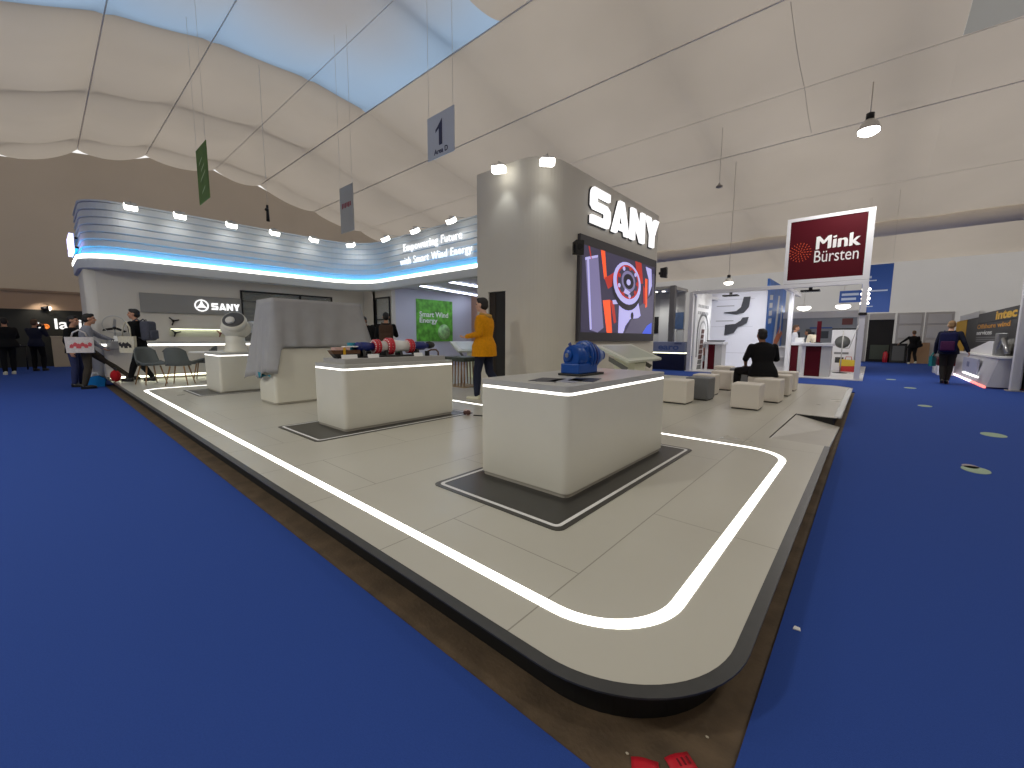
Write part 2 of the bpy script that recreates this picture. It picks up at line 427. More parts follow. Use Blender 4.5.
# ------------------------------------------------------------------ the stand platform
ZP = .14
plat = thing('stand_platform', 'raised pale stand floor with rounded front corner and dark edge trim', 'platform', (0, 0, 0))
def outline(o):  # outline of the platform, o metres inside the outer edge; counter-clockwise; the ramp notch on the right side
    x1, y0, x0, y1, r = -.24 - o, 1.04 + o, -14.55 + o, 12.6 - o, max(.02, .54 - o)
    pts = [(x0, y0)]
    for k in range(17):
        t = R(-90 + 90 * k / 16); pts.append((x1 - r + r * math.cos(t), y0 + r + r * math.sin(t)))
    pts += [(x1, 5.35), (-.80, 5.38), (-.78, 7.42), (x1, 7.38), (x1, y1 - .3), (x1 - .3, y1), (x0, y1)]
    return pts
out, inn, side = outline(0), outline(.05), outline(.085)
# inner rim follows the same notch: the trim closes there
mb = MB(); mb.prism(inn, .131, ZP, deck_material()); mb.build('deck', plat)
mb = MB(); mb.ring(out, inn, .132, ZP - .001, DARKTRIM); mb.build('edge_trim', plat)
mb = MB(); mb.prism(side, -.018, .131, BLACKSIDE); mb.build('side_board', plat)
# the access ramp let into the right side: slopes from deck level down to the edge
mb = MB(); n = 1
mb.add([V(p) for p in ((-.79, 5.39, .135), (-.25, 5.36, .128), (-.25, 7.37, .02), (-.77, 7.41, .128), (-.79, 5.39, .10), (-.25, 5.36, .09), (-.25, 7.37, 0), (-.77, 7.41, .09))],
       [(0, 1, 2), (0, 2, 3), (4, 6, 5), (4, 7, 6), (0, 4, 5, 1), (1, 5, 6, 2), (2, 6, 7, 3), (3, 7, 4, 0)], mat('ramp_board', (176, 172, 163), .4, noise=.04, nscale=4))
mb.build('ramp_board', plat)
mb = MB(); mb.box(-.33, -.25, 7.5, 12.1, ZP, ZP + .003, mat('edge_alu', (215, 216, 214), .25, metal=.3)); mb.build('edge_strip', plat)
# line of light let into the deck
lo, li = rrect(-11.41, -.505, 1.29, 4.775, .40, 14), rrect(-11.355, -.56, 1.345, 4.72, .345, 14)
mb = MB(); mb.ring(lo, li, ZP - .01, ZP + .002, LEDW); o = mb.build('light_line', plat); o['label'] = 'glowing white line of light let into the stand floor'

def floor_mat(x0, x1, y0, y1, label):
    t = thing('floor_mat', label, 'floor mat', ((x0 + x1) / 2, (y0 + y1) / 2, ZP + .001), group='dark mats under the display counters')
    a, b = (x1 - x0) / 2, (y1 - y0) / 2
    mb = MB(); mb.prism(rrect(-a, a, -b, b, .06, 6), 0, .004, DARKMAT); mb.build('mat_pad', t)
    mb = MB(); mb.ring(rrect(-a + .035, a - .035, -b + .035, b - .035, .045, 6), rrect(-a + .06, a - .06, -b + .06, b - .06, .03, 6), .003, .006, WHITEP)
    o = mb.build('border_line', t); o['label'] = 'thin white border line'
floor_mat(-2.45, -1.27, 1.88, 4.25, 'dark rounded mat under the nearest white counter')
floor_mat(-5.48, -4.36, 1.84, 4.15, 'dark mat under the counter with the red and blue drivetrain model')
floor_mat(-10.62, -9.32, 1.84, 4.0, 'dark mat under the farthest counter, carrying the white hub model')

def counter(x0, x1, y0, y1, label, zt=.932, led=True, name='display_counter'):
    ox, oy = (x0 + x1) / 2, (y0 + y1) / 2; a, b = (x1 - x0) / 2, (y1 - y0) / 2; z0 = ZP + .006
    t = thing(name, label, 'counter', (ox, oy, z0), group='white display counters'); h = zt - z0; s = 0
    mb = MB(); mb.prism(rrect(-a + .012, a - .012, -b + .012, b - .012, .05, 6), 0, .03, mat('plinth_pale', (176, 172, 162), .5)); mb.build('plinth', t)
    zb = h - .064 if led else h
    mb = MB(); mb.prism(rrect(-a, a, -b, b, .055, 7), .03, zb, WHITE, smooth=False); mb.build('body', t)
    if led:
        mb = MB(); mb.prism(rrect(-a + .003, a - .003, -b + .003, b - .003, .055, 7), zb, zb + .020, LEDM); o = mb.build('light_band', t); o['label'] = 'glowing white light band'
        mb = MB(); mb.prism(rrect(-a, a, -b, b, .055, 7), zb + .020, h, GREYTOP); mb.build('top', t)
    return t
counter(-2.355, -1.50, 2.30, 4.02, 'nearest white counter with a light band, carrying the blue gearbox')
counter(-5.33, -4.55, 2.26, 3.92, 'white counter with a stepped top carrying the red and blue drivetrain model')
counter(-7.95, -7.22, 2.43, 3.95, 'white cabinet whose top is hidden by a grey cloth', zt=1.06, led=False)
counter(-10.5, -9.46, 2.22, 3.75, 'white counter with a light band under the white hub model')

# grey step on the second counter
mb = MB(); mb.prism(rrect(-5.22, -4.66, 2.33, 3.86, .02, 3), .932, .992, mat('step_grey', (170, 169, 166), .5)); mb.build('display_step')
tag(bpy.data.objects['display_step'], 'flat grey display step on the second counter, under the drivetrain model', 'step')

# ------------------------------------------------------------------ blue gearbox on the nearest counter
g = thing('gearbox', 'blue gearbox model with a tapering eye end on a black base plate', 'gearbox', (-1.935, 3.16, .932)); g.scale = (.84, .88, 1.04)
mb = MB(); mb.box(-.15, .13, -.21, .24, 0, .018, BLACK, .004); mb.build('base_plate', g)
mb = MB(); mb.box(-.13, .09, -.19, .17, .018, .10, BLUEM, .008); mb.box(-.11, .075, -.16, .06, .095, .20, BLUEM, .03, 3)
mb.cyl((-.02, -.17, .155), (-.02, .1, .155), .095, .115, BLUEM, 32); mb.box(-.12, .08, -.03, .02, .02, .25, BLUEM, .012)
mb.build('housing', g)
mb = MB(); mb.lathe([(.0, -.02), (.042, -.02), (.05, -.012), (.05, .012), (.03, .015)], (-.05, -.175, .17), (0, 1, 0), BLUEM); mb.cyl((-.05, -.21, .17), (-.05, -.18, .17), .018, .018, STEEL, 14); mb.build('input_flange', g)
for r0, y0, y1, m in ((.135, .03, .055, BLUEM), (.118, .055, .08, mat('pale_ring', (176, 182, 184), .4)), (.138, .08, .105, BLUEM), (.11, .105, .13, BLUEM), (.132, .13, .155, BLUED), (.12, .155, .18, BLUEM)):
    mb = MB(); mb.lathe([(r0 - .006, 0), (r0, .005), (r0, y1 - y0 - .005), (r0 - .006, y1 - y0)], (-.02, y0, .155), (0, 1, 0), m, 36); mb.build('flange', g)
mb = MB(); mb.lathe([(.115, 0), (.112, .05), (.088, .11), (.06, .20), (.035, .25), (.02, .265)], (-.02, .18, .155), (0, 1, 0), BLUEM, 32); mb.build('end_cone', g)
mb = MB(); mb.tube([(-.02, .465 + .028 * math.cos(t), .155 + .028 * math.sin(t)) for t in [2 * math.pi * k / 20 for k in range(20)]], .013, BLUEM, 10, closed=True); mb.build('lifting_eye', g)
mb = MB(); mb.tube([(-.03 + .05 * math.cos(t), -.10, .20 + .05 * math.sin(t)) for t in [math.pi * k / 12 for k in range(13)]], .009, BLUED, 8); mb.box(-.09, -.03, -.13, -.07, .2, .235, BLUEM, .01); mb.cyl((-.07, -.06, .2), (-.09, -.1, .268), .013, .016, BLUED, 12); mb.build('lubrication_pipe', g)
for k in range(8):
    t = 2 * math.pi * k / 8; mb = MB(); mb.cyl((-.02 + .106 * math.cos(t), .015, .155 + .106 * math.sin(t)), (-.02 + .106 * math.cos(t), .032, .155 + .106 * math.sin(t)), .009, .009, STEEL, 8); mb.build('bolt', g)

# flat brochures in front of the gearbox
COVER = mat('cover_dark', (46, 50, 66), .4)
for k, (x, y, rz, m, lab) in enumerate(((-1.86, 2.55, .25, COVER, 'dark brochure lying leftmost of those by the gearbox'), (-1.72, 2.62, .12, mat('cover_grey', (150, 152, 165), .4), 'pale grey brochure lying between two dark ones'), (-1.66, 2.76, .3, COVER, 'dark brochure lying rightmost, close to the gearbox'))):
    b = thing('brochure', lab, 'brochure', (x, y, .932), rz, 'brochures on the nearest counter')
    mb = MB(); mb.box(-.1, .1, -.14, .14, 0, .004, WHITEP); mb.build('pages', b)
    mb = MB(); mb.box(-.102, .102, -.142, .142, .004, .006, m); mb.build('cover', b)

# ------------------------------------------------------------------ drivetrain model on the second counter (axis along Y)
d = thing('drivetrain_model', 'long drivetrain model with blue ends and red flanges on the second counter', 'machine model', (-4.95, 3.1, .992)); zc = .14
BR = mat('brown_casting', (96, 64, 40), .5)
mb = MB(); mb.box(-.09, .09, -.42, .5, 0, .02, BLACK, .004); mb.build('base_rail', d)
for y in (-.38, -.05, .17, .45): mb = MB(); mb.prism([(-.07, .02), (.07, .02), (.045, .10), (-.045, .10)], y - .02, y + .02, BLACK, 'y'); mb.build('support', d)
mb = MB(); mb.lathe([(.045, 0), (.058, .01), (.058, .05), (.05, .055), (.06, .06), (.06, .17), (.052, .18), (.052, .23)], (0, -.46, zc), (0, 1, 0), BLUED); mb.build('generator', d)
for y, r0 in ((-.22, .095), (-.03, .115), (.30, .10)):
    mb = MB(); mb.lathe([(r0 - .012, 0), (r0, .01), (r0, .035), (r0 - .02, .04), (r0 - .02, .05), (r0, .055), (r0, .075), (r0 - .012, .085)], (0, y, zc), (0, 1, 0), REDE, 36)
    f = mb.build('flange', d); mb = MB()
    for k in range(16):
        t = 2 * math.pi * k / 16; mb.cyl((.8 * r0 * math.cos(t), y - .006, zc + .8 * r0 * math.sin(t)), (.8 * r0 * math.cos(t), y + .09, zc + .8 * r0 * math.sin(t)), .008, .008, WHITEP, 8)
    mb.build('bolt_circle', f)
mb = MB(); mb.lathe([(.06, 0), (.07, .01), (.07, .09), (.06, .1)], (0, -.13, zc), (0, 1, 0), WHITE2); mb.build('coupling', d)
mb = MB(); mb.lathe([(.075, 0), (.085, .02), (.08, .12), (.07, .24)], (0, .06, zc), (0, 1, 0), mat('white_enamel', (225, 226, 222), .35)); mb.cyl((.02, .16, zc - .09), (.02, .16, zc - .03), .03, .03, mat('green_cap', (60, 120, 90), .5)); mb.build('main_shaft_housing', d)
mb = MB(); mb.lathe([(.06, 0), (.065, .02), (.05, .06), (.062, .08), (.062, .2), (.048, .22), (.03, .3)], (0, .38, zc), (0, 1, 0), BLUED); mb.build('gear_stage', d)
mb = MB(); mb.lathe([(.05, 0), (.055, .04), (.04, .1), (.012, .13)], (0, .66, zc + .01), (0, 1, 0), BLACK); mb.build('end_cap', d)
b = thing('bearing_half_model', 'brown bearing cutaway on a yellow post at the left end of the step', 'machine model', (-4.95, 2.47, .992))
mb = MB(); mb.prism([(-.15, .055), (.2, .055), (.2, .10), (-.18, .10)], -.05, .05, BR, 'x'); mb.prism([(-.10, 0), (-.02, 0), (-.02, .055), (-.15, .055)], -.05, .05, BLACK, 'x'); mb.box(-.05, .05, 0, .2, 0, .055, BLACK, .005); mb.build('cutaway_body', b)
mb = MB(); mb.box(.05, .065, -.03, .0, 0, .135, YELLOWP, .002); mb.build('yellow_post', b)
mb = MB(); mb.box(-.06, .06, -.13, .06, .1005, .135, mat('pink_box', (205, 170, 160), .6), .004); mb.box(-.05, .05, -.0, .19, .136, .15, WHITEP, .003); mb.build('tray', b)
b = thing('teal_vase', 'small teal vase standing between brown cutaway and blue generator', 'vase', (-5.06, 2.64, .992))
mb = MB(); mb.lathe([(.045, 0), (.06, .03), (.07, .1), (.055, .17), (.06, .19)], (0, 0, 0), (0, 0, 1), TEAL); mb.build('vase_body', b)
b = thing('black_handle_model', 'brown bent handle part at the right end of the step', 'machine model', (-4.8, 3.76, .992))
mb = MB(); mb.tube([(0, -.12, .06), (0, -.05, .085), (0, .04, .085), (0, .08, .05), (0, .08, .0)], .012, BR, 8); mb.box(-.03, .03, -.14, -.1, 0, .07, BLACK, .004); mb.build('bent_handle', b)
for k, (y, ln, lab) in enumerate(((2.46, .2, 'white card below the brown bearing cutaway'), (2.78, .15, 'white card below the left blue generator'), (3.47, .14, 'white card below the right blue gear stage'))):
    mb = MB(); mb.box(-.02, .02, -ln / 2, ln / 2, 0, .004, WHITEP); mb.box(-.01, .0, -ln / 2, ln / 2, 0, .05, WHITEP, M=Matrix.Rotation(R(-12), 4, 'Y'))
    o = mb.build('name_card'); o.location = (-4.77, y, .993); tag(o, lab, 'card', 'name cards on the step')

# ------------------------------------------------------------------ grey cloth draped over the tall exhibit on the third cabinet
t = thing('dust_cloth', 'grey dust cloth draped over a tall boxed exhibit on the white cabinet', 'cloth', (-7.58, 3.22, 1.06))
mb = MB(); a0, b0, TOPZ = .34, .74, .82
N = 160; per = []
for k in range(N):
    u = k / N * 4; s = int(u); f = u - s
    cs = [(-a0, -b0), (a0, -b0), (a0, b0), (-a0, b0)]; p, q = V(cs[s]), V(cs[(s + 1) % 4]); per.append((p.lerp(q, f), s, f))
rows = []
for i in range(15):
    v = i / 14; row = []
    for k, (p, s, f) in enumerate(per):
        nrm = [V((0, -1)), V((1, 0)), V((0, 1)), V((-1, 0))][s]
        corner = max(math.exp(-(f / .13) ** 2), math.exp(-((1 - f) / .13) ** 2))
        if s == 0: hem = -.40 + .04 * math.sin(9 * f) - .12 * (1 - f)
        elif s == 1: hem = .02 - .42 * math.exp(-(f / .035) ** 2)
        elif s == 2: hem = .02
        else: hem = -.35
        if s == 1 and f < .12: pass
        c = per[k][0]
        dirc = V((math.copysign(1, p.x), math.copysign(1, p.y))).normalized()
        fl = .035 + (.10 if s in (0, 3) else .012)
        off = nrm * (v * fl + .012) + dirc * (corner * v ** 1.2 * (.13 if p.x < 0 else (.15 if p.y > 0 else .03)))
        fold = (.012 if s == 1 else .022) * v * math.sin(f * (9 if s in (1, 3) else 6) * math.pi + s + 1.9 * math.sin(4 * f)) + .006 * v * math.sin(f * 31 + 2 * v)
        off += nrm * max(fold, -.01 - .03 * v)
        z = TOPZ + (hem - TOPZ) * v - .012 * (1 - v)
        row.append((c.x + off.x, c.y + off.y, z))
    row.append(row[0]); rows.append(row)
mb.sheet(rows, CLOTH, thick=.004)
mb.prism([(r[0], r[1]) for r in rows[0][:-1]], TOPZ - .016, TOPZ - .010, CLOTH)
mb.build('drape', t)
mb = MB(); mb.box(-.33, .33, -.73, .73, 0, TOPZ - .02, mat('crate_white', (190, 190, 186), .6), .01); mb.build('exhibit_box', t)
mb = MB(); mb.sheet([[(-.10 + .05 * j, -b0 - .15 + .008 * j, -.38 - .06 * i - .010 * j * (1 - i)) for j in range(9)] for i in range(3)], TEAL, thick=.003); mb.build('teal_lining', t)

# ------------------------------------------------------------------ white hub model on the farthest counter
h = thing('turbine_hub_model', 'white turbine hub model with a dark round opening on a tapered base', 'machine model', (-9.92, 2.69, .932)); h.scale = (.82, .82, .86)
mb = MB(); mb.lathe([(.27, 0), (.27, .02), (.24, .05), (.21, .25), (.205, .42)], (0, -.05, 0), (0, 0, 1), WHITE, 36); mb.build('tapered_base', h)
ax = V((.62, -.38, .68)).normalized()
mb = MB(); mb.ell((0, -.02, .56), (.31, .33, .25), WHITE, 32, 20); mb.lathe([(.27, 0), (.275, .12), (.25, .2)], V((0, -.0, .56)) + ax * .10, ax, WHITE, 36); mb.build('hub_shell', h)
mb = MB(); mb.lathe([(.235, 0), (.235, .012), (.2, .02), (.0, .02)], V((0, 0, .56)) + ax * .295, ax, mat('dark_bearing', (66, 66, 68), .4), 40); o = mb.build('dark_opening', h)
mb = MB(); mb.lathe([(.10, 0), (.10, .08), (.085, .1), (.0, .1)], V((0, 0, .56)) + ax * .30 + V((-.02, -.05, -.06)), ax, WHITE2, 28); mb.build('pitch_disc', o)
mb = MB(); mb.box(-.16, .16, .25, .62, .46, .74, mat('nacelle_white', (214, 218, 224), .4), .06, 3); mb.build('nacelle', h)
mb = MB(); mb.box(.158, .166, .3, .58, .64, .66, NAVYP); mb.box(.158, .168, .42, .58, .5, .58, REDE); mb.build('nacelle_stripe', h)

# ------------------------------------------------------------------ left booth building (walls of the stand: setting)
XW = -14.4
mb = MB()
# wall with a window opening and a lit niche: built of slabs round the openings
WY0, WY1, WZ0, WZ1 = 4.1, 6.8, .95, 2.58        # window
NY0, NY1, NZ0, NZ1 = 2.32, 3.80, 1.23, 1.47     # niche
def slab(y0, y1, z0, z1): mb.box(XW - .25, XW, y0, y1, z0, z1, WALLP)
slab(1.0, NY0, ZP, 3.0); slab(NY0, NY1, ZP, NZ0); slab(NY0, NY1, NZ1, 3.0); slab(NY1, WY0, ZP, 3.0)
slab(WY0, WY1, ZP, WZ0); slab(WY0, WY1, WZ1, 3.0); slab(WY1, 8.05, ZP, 3.0)
mb.box(XW - .25, XW - .02, NY0, NY1, NZ0 - .02, NZ0, WALLP)
mb.cyl((XW - .2, 1.0, ZP), (XW - .2, 1.0, 3.0), .2, .2, WALLP, 24)
mb.box(-16.2, XW - .2, .8, 1.0, ZP - .14, 3.0, WALLP)
struct(mb.build('wall_booth_left'))
mb = MB(); mb.box(XW - .24, XW - .12, NY0, NY1, NZ0, NZ1, mat('niche_back', (214, 214, 196), .6))
o = mb.build('wall_niche_back'); struct(o)
mb = MB(); mb.box(-13.75, -12.55, 8.05, 8.2, ZP, 3.0, WALLP); mb.box(XW - .25, -13.6, 8.05, 8.2, ZP, 3.0, WALLP)
mb.box(-12.70, -12.55, 8.2, 11.8, ZP, 3.0, WALLB)
struct(mb.build('wall_booth_nook'))
# meeting nook: soffit with two light lines, back wall
mb = MB(); mb.box(-12.6, -6.05, 7.95, 12.4, 2.96, 3.04, WALLB); struct(mb.build('ceiling_nook'))
mb = MB(); mb.box(-16.0, -9.4, 12.4, 12.5, ZP, 3.0, mat('warm_panel', (214, 178, 166), .6)); mb.box(-9.4, -6.05, 12.4, 12.5, ZP, 3.0, WALLB); struct(mb.build('wall_booth_back'))
for k, (p, q, lab) in enumerate((((-11.2, 8.05), (-12.1, 11.7), 'long white light line nearer the green poster'), ((-9.75, 8.05), (-9.98, 9.8), 'shorter white light line nearer the tower'))):
    dv = (V((*q, 0)) - V((*p, 0))); nv = V((-dv.y, dv.x, 0)).normalized() * .09
    c = [V((*p, 0)) - nv, V((*q, 0)) - nv, V((*q, 0)) + nv, V((*p, 0)) + nv]
    t = thing('ceiling_light_line', lab + ' in the soffit', 'light', (0, 0, 2.96), group='light lines in the nook soffit')
    mb = MB(); mb.prism([(v.x, v.y) for v in c], -.03, 0, ALU); mb.build('housing', t)
    mb = MB(); mb.prism([(v.x * .999 + .0, v.y) for v in c], -.045, -.03, mat('led_cool', (226, 234, 255), .4, emit=9)); mb.build('diffuser', t)
# window in the booth wall
w1 = mb = MB(); mb.box(XW - .03, XW + .03, WY0 - .05, WY0, WZ0, WZ1 + .05, BLACKM); mb.box(XW - .03, XW + .03, WY1, WY1 + .05, WZ0, WZ1 + .05, BLACKM)
mb.box(XW - .03, XW + .03, WY0, WY1, WZ1, WZ1 + .05, BLACKM); mb.box(XW - .03, XW + .03, 5.75, 5.8, WZ0, WZ1, BLACKM); mb.box(XW - .03, XW + .03, WY0, WY1, WZ0 - .05, WZ0, BLACKM)
o = mb.build('window_1'); struct(o)
mb = MB(); mb.box(XW - .012, XW - .006, WY0, WY1, WZ0, WZ1, GLASS); p = mb.build('pane', o)
mb = MB(); mb.box(XW - .22, XW - .2, WY0, WY1, WZ0, WZ1, mat('room_grey', (170, 168, 160), .7))
for k in range(9): mb.box(XW - .2, XW - .185, WY0, WY0 + 1.1, 1.0 + .13 * k, 1.09 + .13 * k, mat('blind', (150, 150, 146), .6))
mb.build('window_room', o)
mb = MB(); mb.box(XW - .18, XW - .1, WY0 + .02, WY0 + .5, 2.30, 2.34, BLACKM); mb.box(XW - .18, XW - .08, WY0 + .5, WY0 + .75, 2.26, 2.38, BLACK, .02); mb.build('window_arm', o)
mb = MB(); FX = 8.05
for a, b, z0, z1 in ((-13.54, -13.5, .3, 2.64), (-12.66, -12.62, .3, 2.64), (-13.5, -12.66, 2.6, 2.64), (-13.5, -12.66, .26, .3), (-13.5, -12.66, 1.85, 1.88)): mb.box(a, b, FX - .05, FX + .0, z0, z1, BLACKM)
o = mb.build('window_2'); struct(o)
mb = MB(); mb.box(-13.5, -12.66, FX - .02, FX - .015, .3, 2.6, GLASS); mb.build('pane', o)

# grey logo panel and its lettering
t = thing('logo_panel', 'long grey panel with round emblem and glowing SANY lettering', 'sign', (XW, 2.9, 2.12))
mb = MB(); mb.box(0.002, .05, -1.13, 1.15, -.25, .25, GREYPANEL, .006); mb.build('panel', t)
def sany_emblem(mb, c, r, x, m, n=28):
    cy, cz = c
    o1 = [(cy + r * math.cos(2 * math.pi * k / n), cz + r * math.sin(2 * math.pi * k / n)) for k in range(n)]
    i1 = [(cy + r * .83 * math.cos(2 * math.pi * k / n), cz + r * .83 * math.sin(2 * math.pi * k / n)) for k in range(n)]
    for k in range(n): j = (k + 1) % n; mb.prism([o1[k], o1[j], i1[j], i1[k]], x, x + .02, m, 'x')
    for a in (90, 210, 330):
        p = lambda ang, rr: (cy + rr * math.cos(R(ang)), cz + rr * math.sin(R(ang)))
        mb.prism([p(a, r * .86), p(a + 62, r * .30), p(a, r * .05), p(a - 62, r * .30)], x, x + .02, m, 'x')
mb = MB(); sany_emblem(mb, (.17, -.01), .165, .052, LETTER); mb.build('emblem', t)

def letter_polys(ch):
    """heavy squared capitals on a unit-high grid: list of convex pieces (x, y), and the width"""
    if ch == 'S':
        return [[(.10, 1), (.92, 1), (.92, .78), (.26, .78), (.02, .9)], [(.02, .9), (.26, .78), (.26, .62), (.0, .5), (.0, .78)], [(.0, .5), (.26, .62), (.78, .62), (.95, .5), (.70, .40), (.12, .40)],
                [(.70, .40), (.95, .5), (.96, .2), (.70, .22)], [(.0, 0), (.86, 0), (.96, .2), (.70, .22), (.0, .22)]], .98
    if ch == 'A':
        return [[(.0, 0), (.25, 0), (.50, .76), (.37, 1)], [(.37, 1), (.63, 1), (.50, .76)], [(.63, 1), (1.0, 0), (.75, 0), (.50, .76)], [(.20, .13), (.80, .13), (.745, .30), (.255, .30)]], 1.0
    if ch == 'N':
        return [[(.0, 0), (.25, 0), (.25, 1), (.0, 1)], [(.25, 1), (.25, .62), (.66, 0), (.66, .38)], [(.66, 0), (.91, 0), (.91, 1), (.66, 1)]], .93
    if ch == 'Y':
        return [[(.0, 1), (.30, 1), (.62, .5), (.32, .42)], [(.62, 1), (.92, 1), (.60, .42), (.32, .42), (.38, .58)], [(.32, 0), (.60, 0), (.60, .44), (.32, .44)]], .92
def word_sany(mb, org, right, w, h, m, depth, gap=.11):
    right = V(right).normalized(); upv = V((0, 0, 1)); nn = right.cross(upv)
    tot = sum(letter_polys(c)[1] for c in 'SANY') + 3 * gap; s = w / tot; x = 0
    for c in 'SANY':
        ps, adv = letter_polys(c)
        for p in ps:
            f = [V(org) + right * ((x + a) * s) + upv * (b * h) for a, b in p]
            # keep orientation outward
            nrm = (f[1] - f[0]).cross(f[2] - f[1])
            if nrm.dot(nn) < 0: f = f[::-1]
            k = len(f); vs = f + [v + nn * depth for v in f]
            mb.add(vs, [list(range(k))[::-1], list(range(k, 2 * k))] + [[i, (i + 1) % k, k + (i + 1) % k, k + i] for i in range(k)], m)
        x += adv + gap
mb = MB(); word_sany(mb, (.052, .40, -.115), (0, 1, 0), .70, .19, LETTER, .02); o = mb.build('lettering', t)

# lit niche: light and small models
t = thing('niche_light', 'slim light bar inside the niche of the booth wall', 'light', (XW - .1, 3.06, NZ1))
mb = MB(); mb.box(-.03, .03, -.70, .70, -.02, 0, ALU); mb.build('housing', t); mb = MB(); mb.box(-.025, .025, -.69, .69, -.03, -.02, mat('led_warm', (250, 255, 224), .4, emit=4)); mb.build('diffuser', t)
def rotor_model(loc, lab, col):
    t = thing('rotor_model', lab, 'machine model', loc, group='small models on the niche wall')
    mb = MB(); mb.cyl((-.02, 0, 0), (.04, 0, 0), .035, .02, col, 14); mb.build('hub', t)
    for a in (20, 140, 260):
        mb = MB(); mb.prism([(0, -.012), (.12, -.03), (.13, 0), (.02, .014)], .0, .012, col, 'x', M=Matrix.Rotation(R(a), 4, 'X')); mb.build('blade', t)
rotor_model((XW + .02, 2.42, 1.66), 'dark rotor model fixed above the left end of the niche', BLACKM)
rotor_model((XW - .09, 2.46, 1.34), 'dark rotor model inside the left end of the niche', BLACKM)
rotor_model((XW - .09, 3.50, 1.33), 'reddish rotor model inside the right end of the niche', mat('rust', (130, 70, 60), .5))

# long wall counter
t = thing('wall_counter', 'long white counter with a light band along the booth wall', 'counter', (-14.14, 2.6, ZP))
mb = MB(); mb.box(-.24, .16, -1.62, 1.6, .10, .86, WALLP, .01); mb.build('body', t)
mb = MB(); mb.box(-.24, .165, -1.625, 1.6, .86, .91, LEDM); mb.build('light_band', t)
mb = MB(); mb.box(-.25, .17, -1.63, 1.61, .91, .97, GREYTOP, .006); mb.build('top', t)
mb = MB(); mb.box(-.24, .10, -1.58, 1.56, .0, .10, PLINTH); mb.build('plinth', t)
mb = MB(); mb.box(.10, .125, -1.55, 1.55, .055, .095, mat('led_foot', (255, 255, 225), .4, emit=3.5)); mb.build('foot_light', t)

# ------------------------------------------------------------------ fascia with clapboard slats and light line
t = thing('booth_fascia', 'curved white slatted fascia with blue and white light line over the booth', 'fascia', (-14.0, 4.0, 2.85))
def fascia_path():
    pts = []
    for x in (-16.4, -15.6): pts.append((x, .78))
    cx, cy, r = -14.0 - .8, .78 + .8, .8
    for k in range(13):
        a = R(-90 + 90 * k / 12); pts.append((cx + r * math.cos(a), cy + r * math.sin(a)))
    for y in (2.2, 3.4, 4.6, 5.8): pts.append((-14.0, y))
    cx, cy, r = -14.0 + 1.25, 7.82 - 1.25, 1.25
    for k in range(15):
        a = R(180 - 90 * k / 14); pts.append((cx + r * math.cos(a), cy + r * math.sin(a)))
    for x in (-11.5, -10, -8.5, -7, -6.19): pts.append((x, 7.82))
    return pts
FP = [V((p[0] + 14.0, p[1] - 4.0)) for p in fascia_path()]
def fascia_strip(mb, prof, m):
    """prof: (outward, z) open profile swept along the fascia path"""
    nrm = []
    for i in range(len(FP)):
        a = FP[max(0, i - 1)]; b = FP[min(len(FP) - 1, i + 1)]; d = (b - a).normalized(); nrm.append(V((d.y, -d.x)))
    mb.sheet([[(*(FP[i] + nrm[i] * o), z) for (o, z) in prof] for i in range(len(FP))], m, smooth=False)
mb = MB(); fascia_strip(mb, [(-.18, .0), (.0, .0), (.05, .03), (.05, .25)], SLAT); mb.build('lower_band', t)
mb = MB(); fascia_strip(mb, [(.05, .25), (.062, .255), (.062, .345), (.05, .35)], LEDW); o = mb.build('light_line', t)
mb = MB(); fascia_strip(mb, [(.05, .35), (-.10, .35)], SLAT); mb.build('ledge', t)
mb = MB(); fascia_strip(mb, [(.046, .353), (-.03, .353)], LEDB); o = mb.build('blue_light_line', t); o['label'] = 'blue light line behind the white one'
z = .355; GRO = mat('slat_groove', (120, 122, 122), .7)
for k in range(7):
    hh = .175
    mb = MB(); fascia_strip(mb, [(-.10, z), (-.052, z + .006), (-.046, z + .022), (-.072, z + hh - .004), (-.10, z + hh)], SLAT); mb.build('slat', t); z += hh
mb = MB(); fascia_strip(mb, [(-.10, z), (-.05, z + .01), (-.05, z + .05), (-.18, z + .05), (-.18, 0)], SLAT); mb.build('top_rail', t)
ZT = z + .05 + 2.85
# lettering on the right leg of the fascia and at its left end
mb = MB(); o0 = V((0, 0, 0))
mb.text('Empowering Future', (-11.42 + 14, 7.82 - 4 + .0, 1.03), (1, 0, 0), (0, 0, 1), LETTERF, w=2.75, h=.29, depth=.02, bold=-.008, spacing=1.12)
mb.text('with Smart Wind Energy', (-11.62 + 14, 7.82 - 4 + .0, .62), (1, 0, 0), (0, 0, 1), LETTERF, w=3.35, h=.29, depth=.02, bold=-.008, spacing=1.12)
o = mb.build('lettering', t); o['label'] = 'glowing white two-line lettering'
mb = MB(); word_sany(mb, (-15.75 + 14, .72 - 4, .42), (1, 0, 0), 1.1, .42, mat('lit_letter_violet', (214, 210, 255), .4, emit=1.6), .08); o = mb.build('end_lettering', t)
mb = MB()
for zz in (.5, .72): mb.box(-1.75, -.7, .73 - 4, .79 - 4, zz, zz + .05, BLACKM)
mb.build('letter_rail', t)

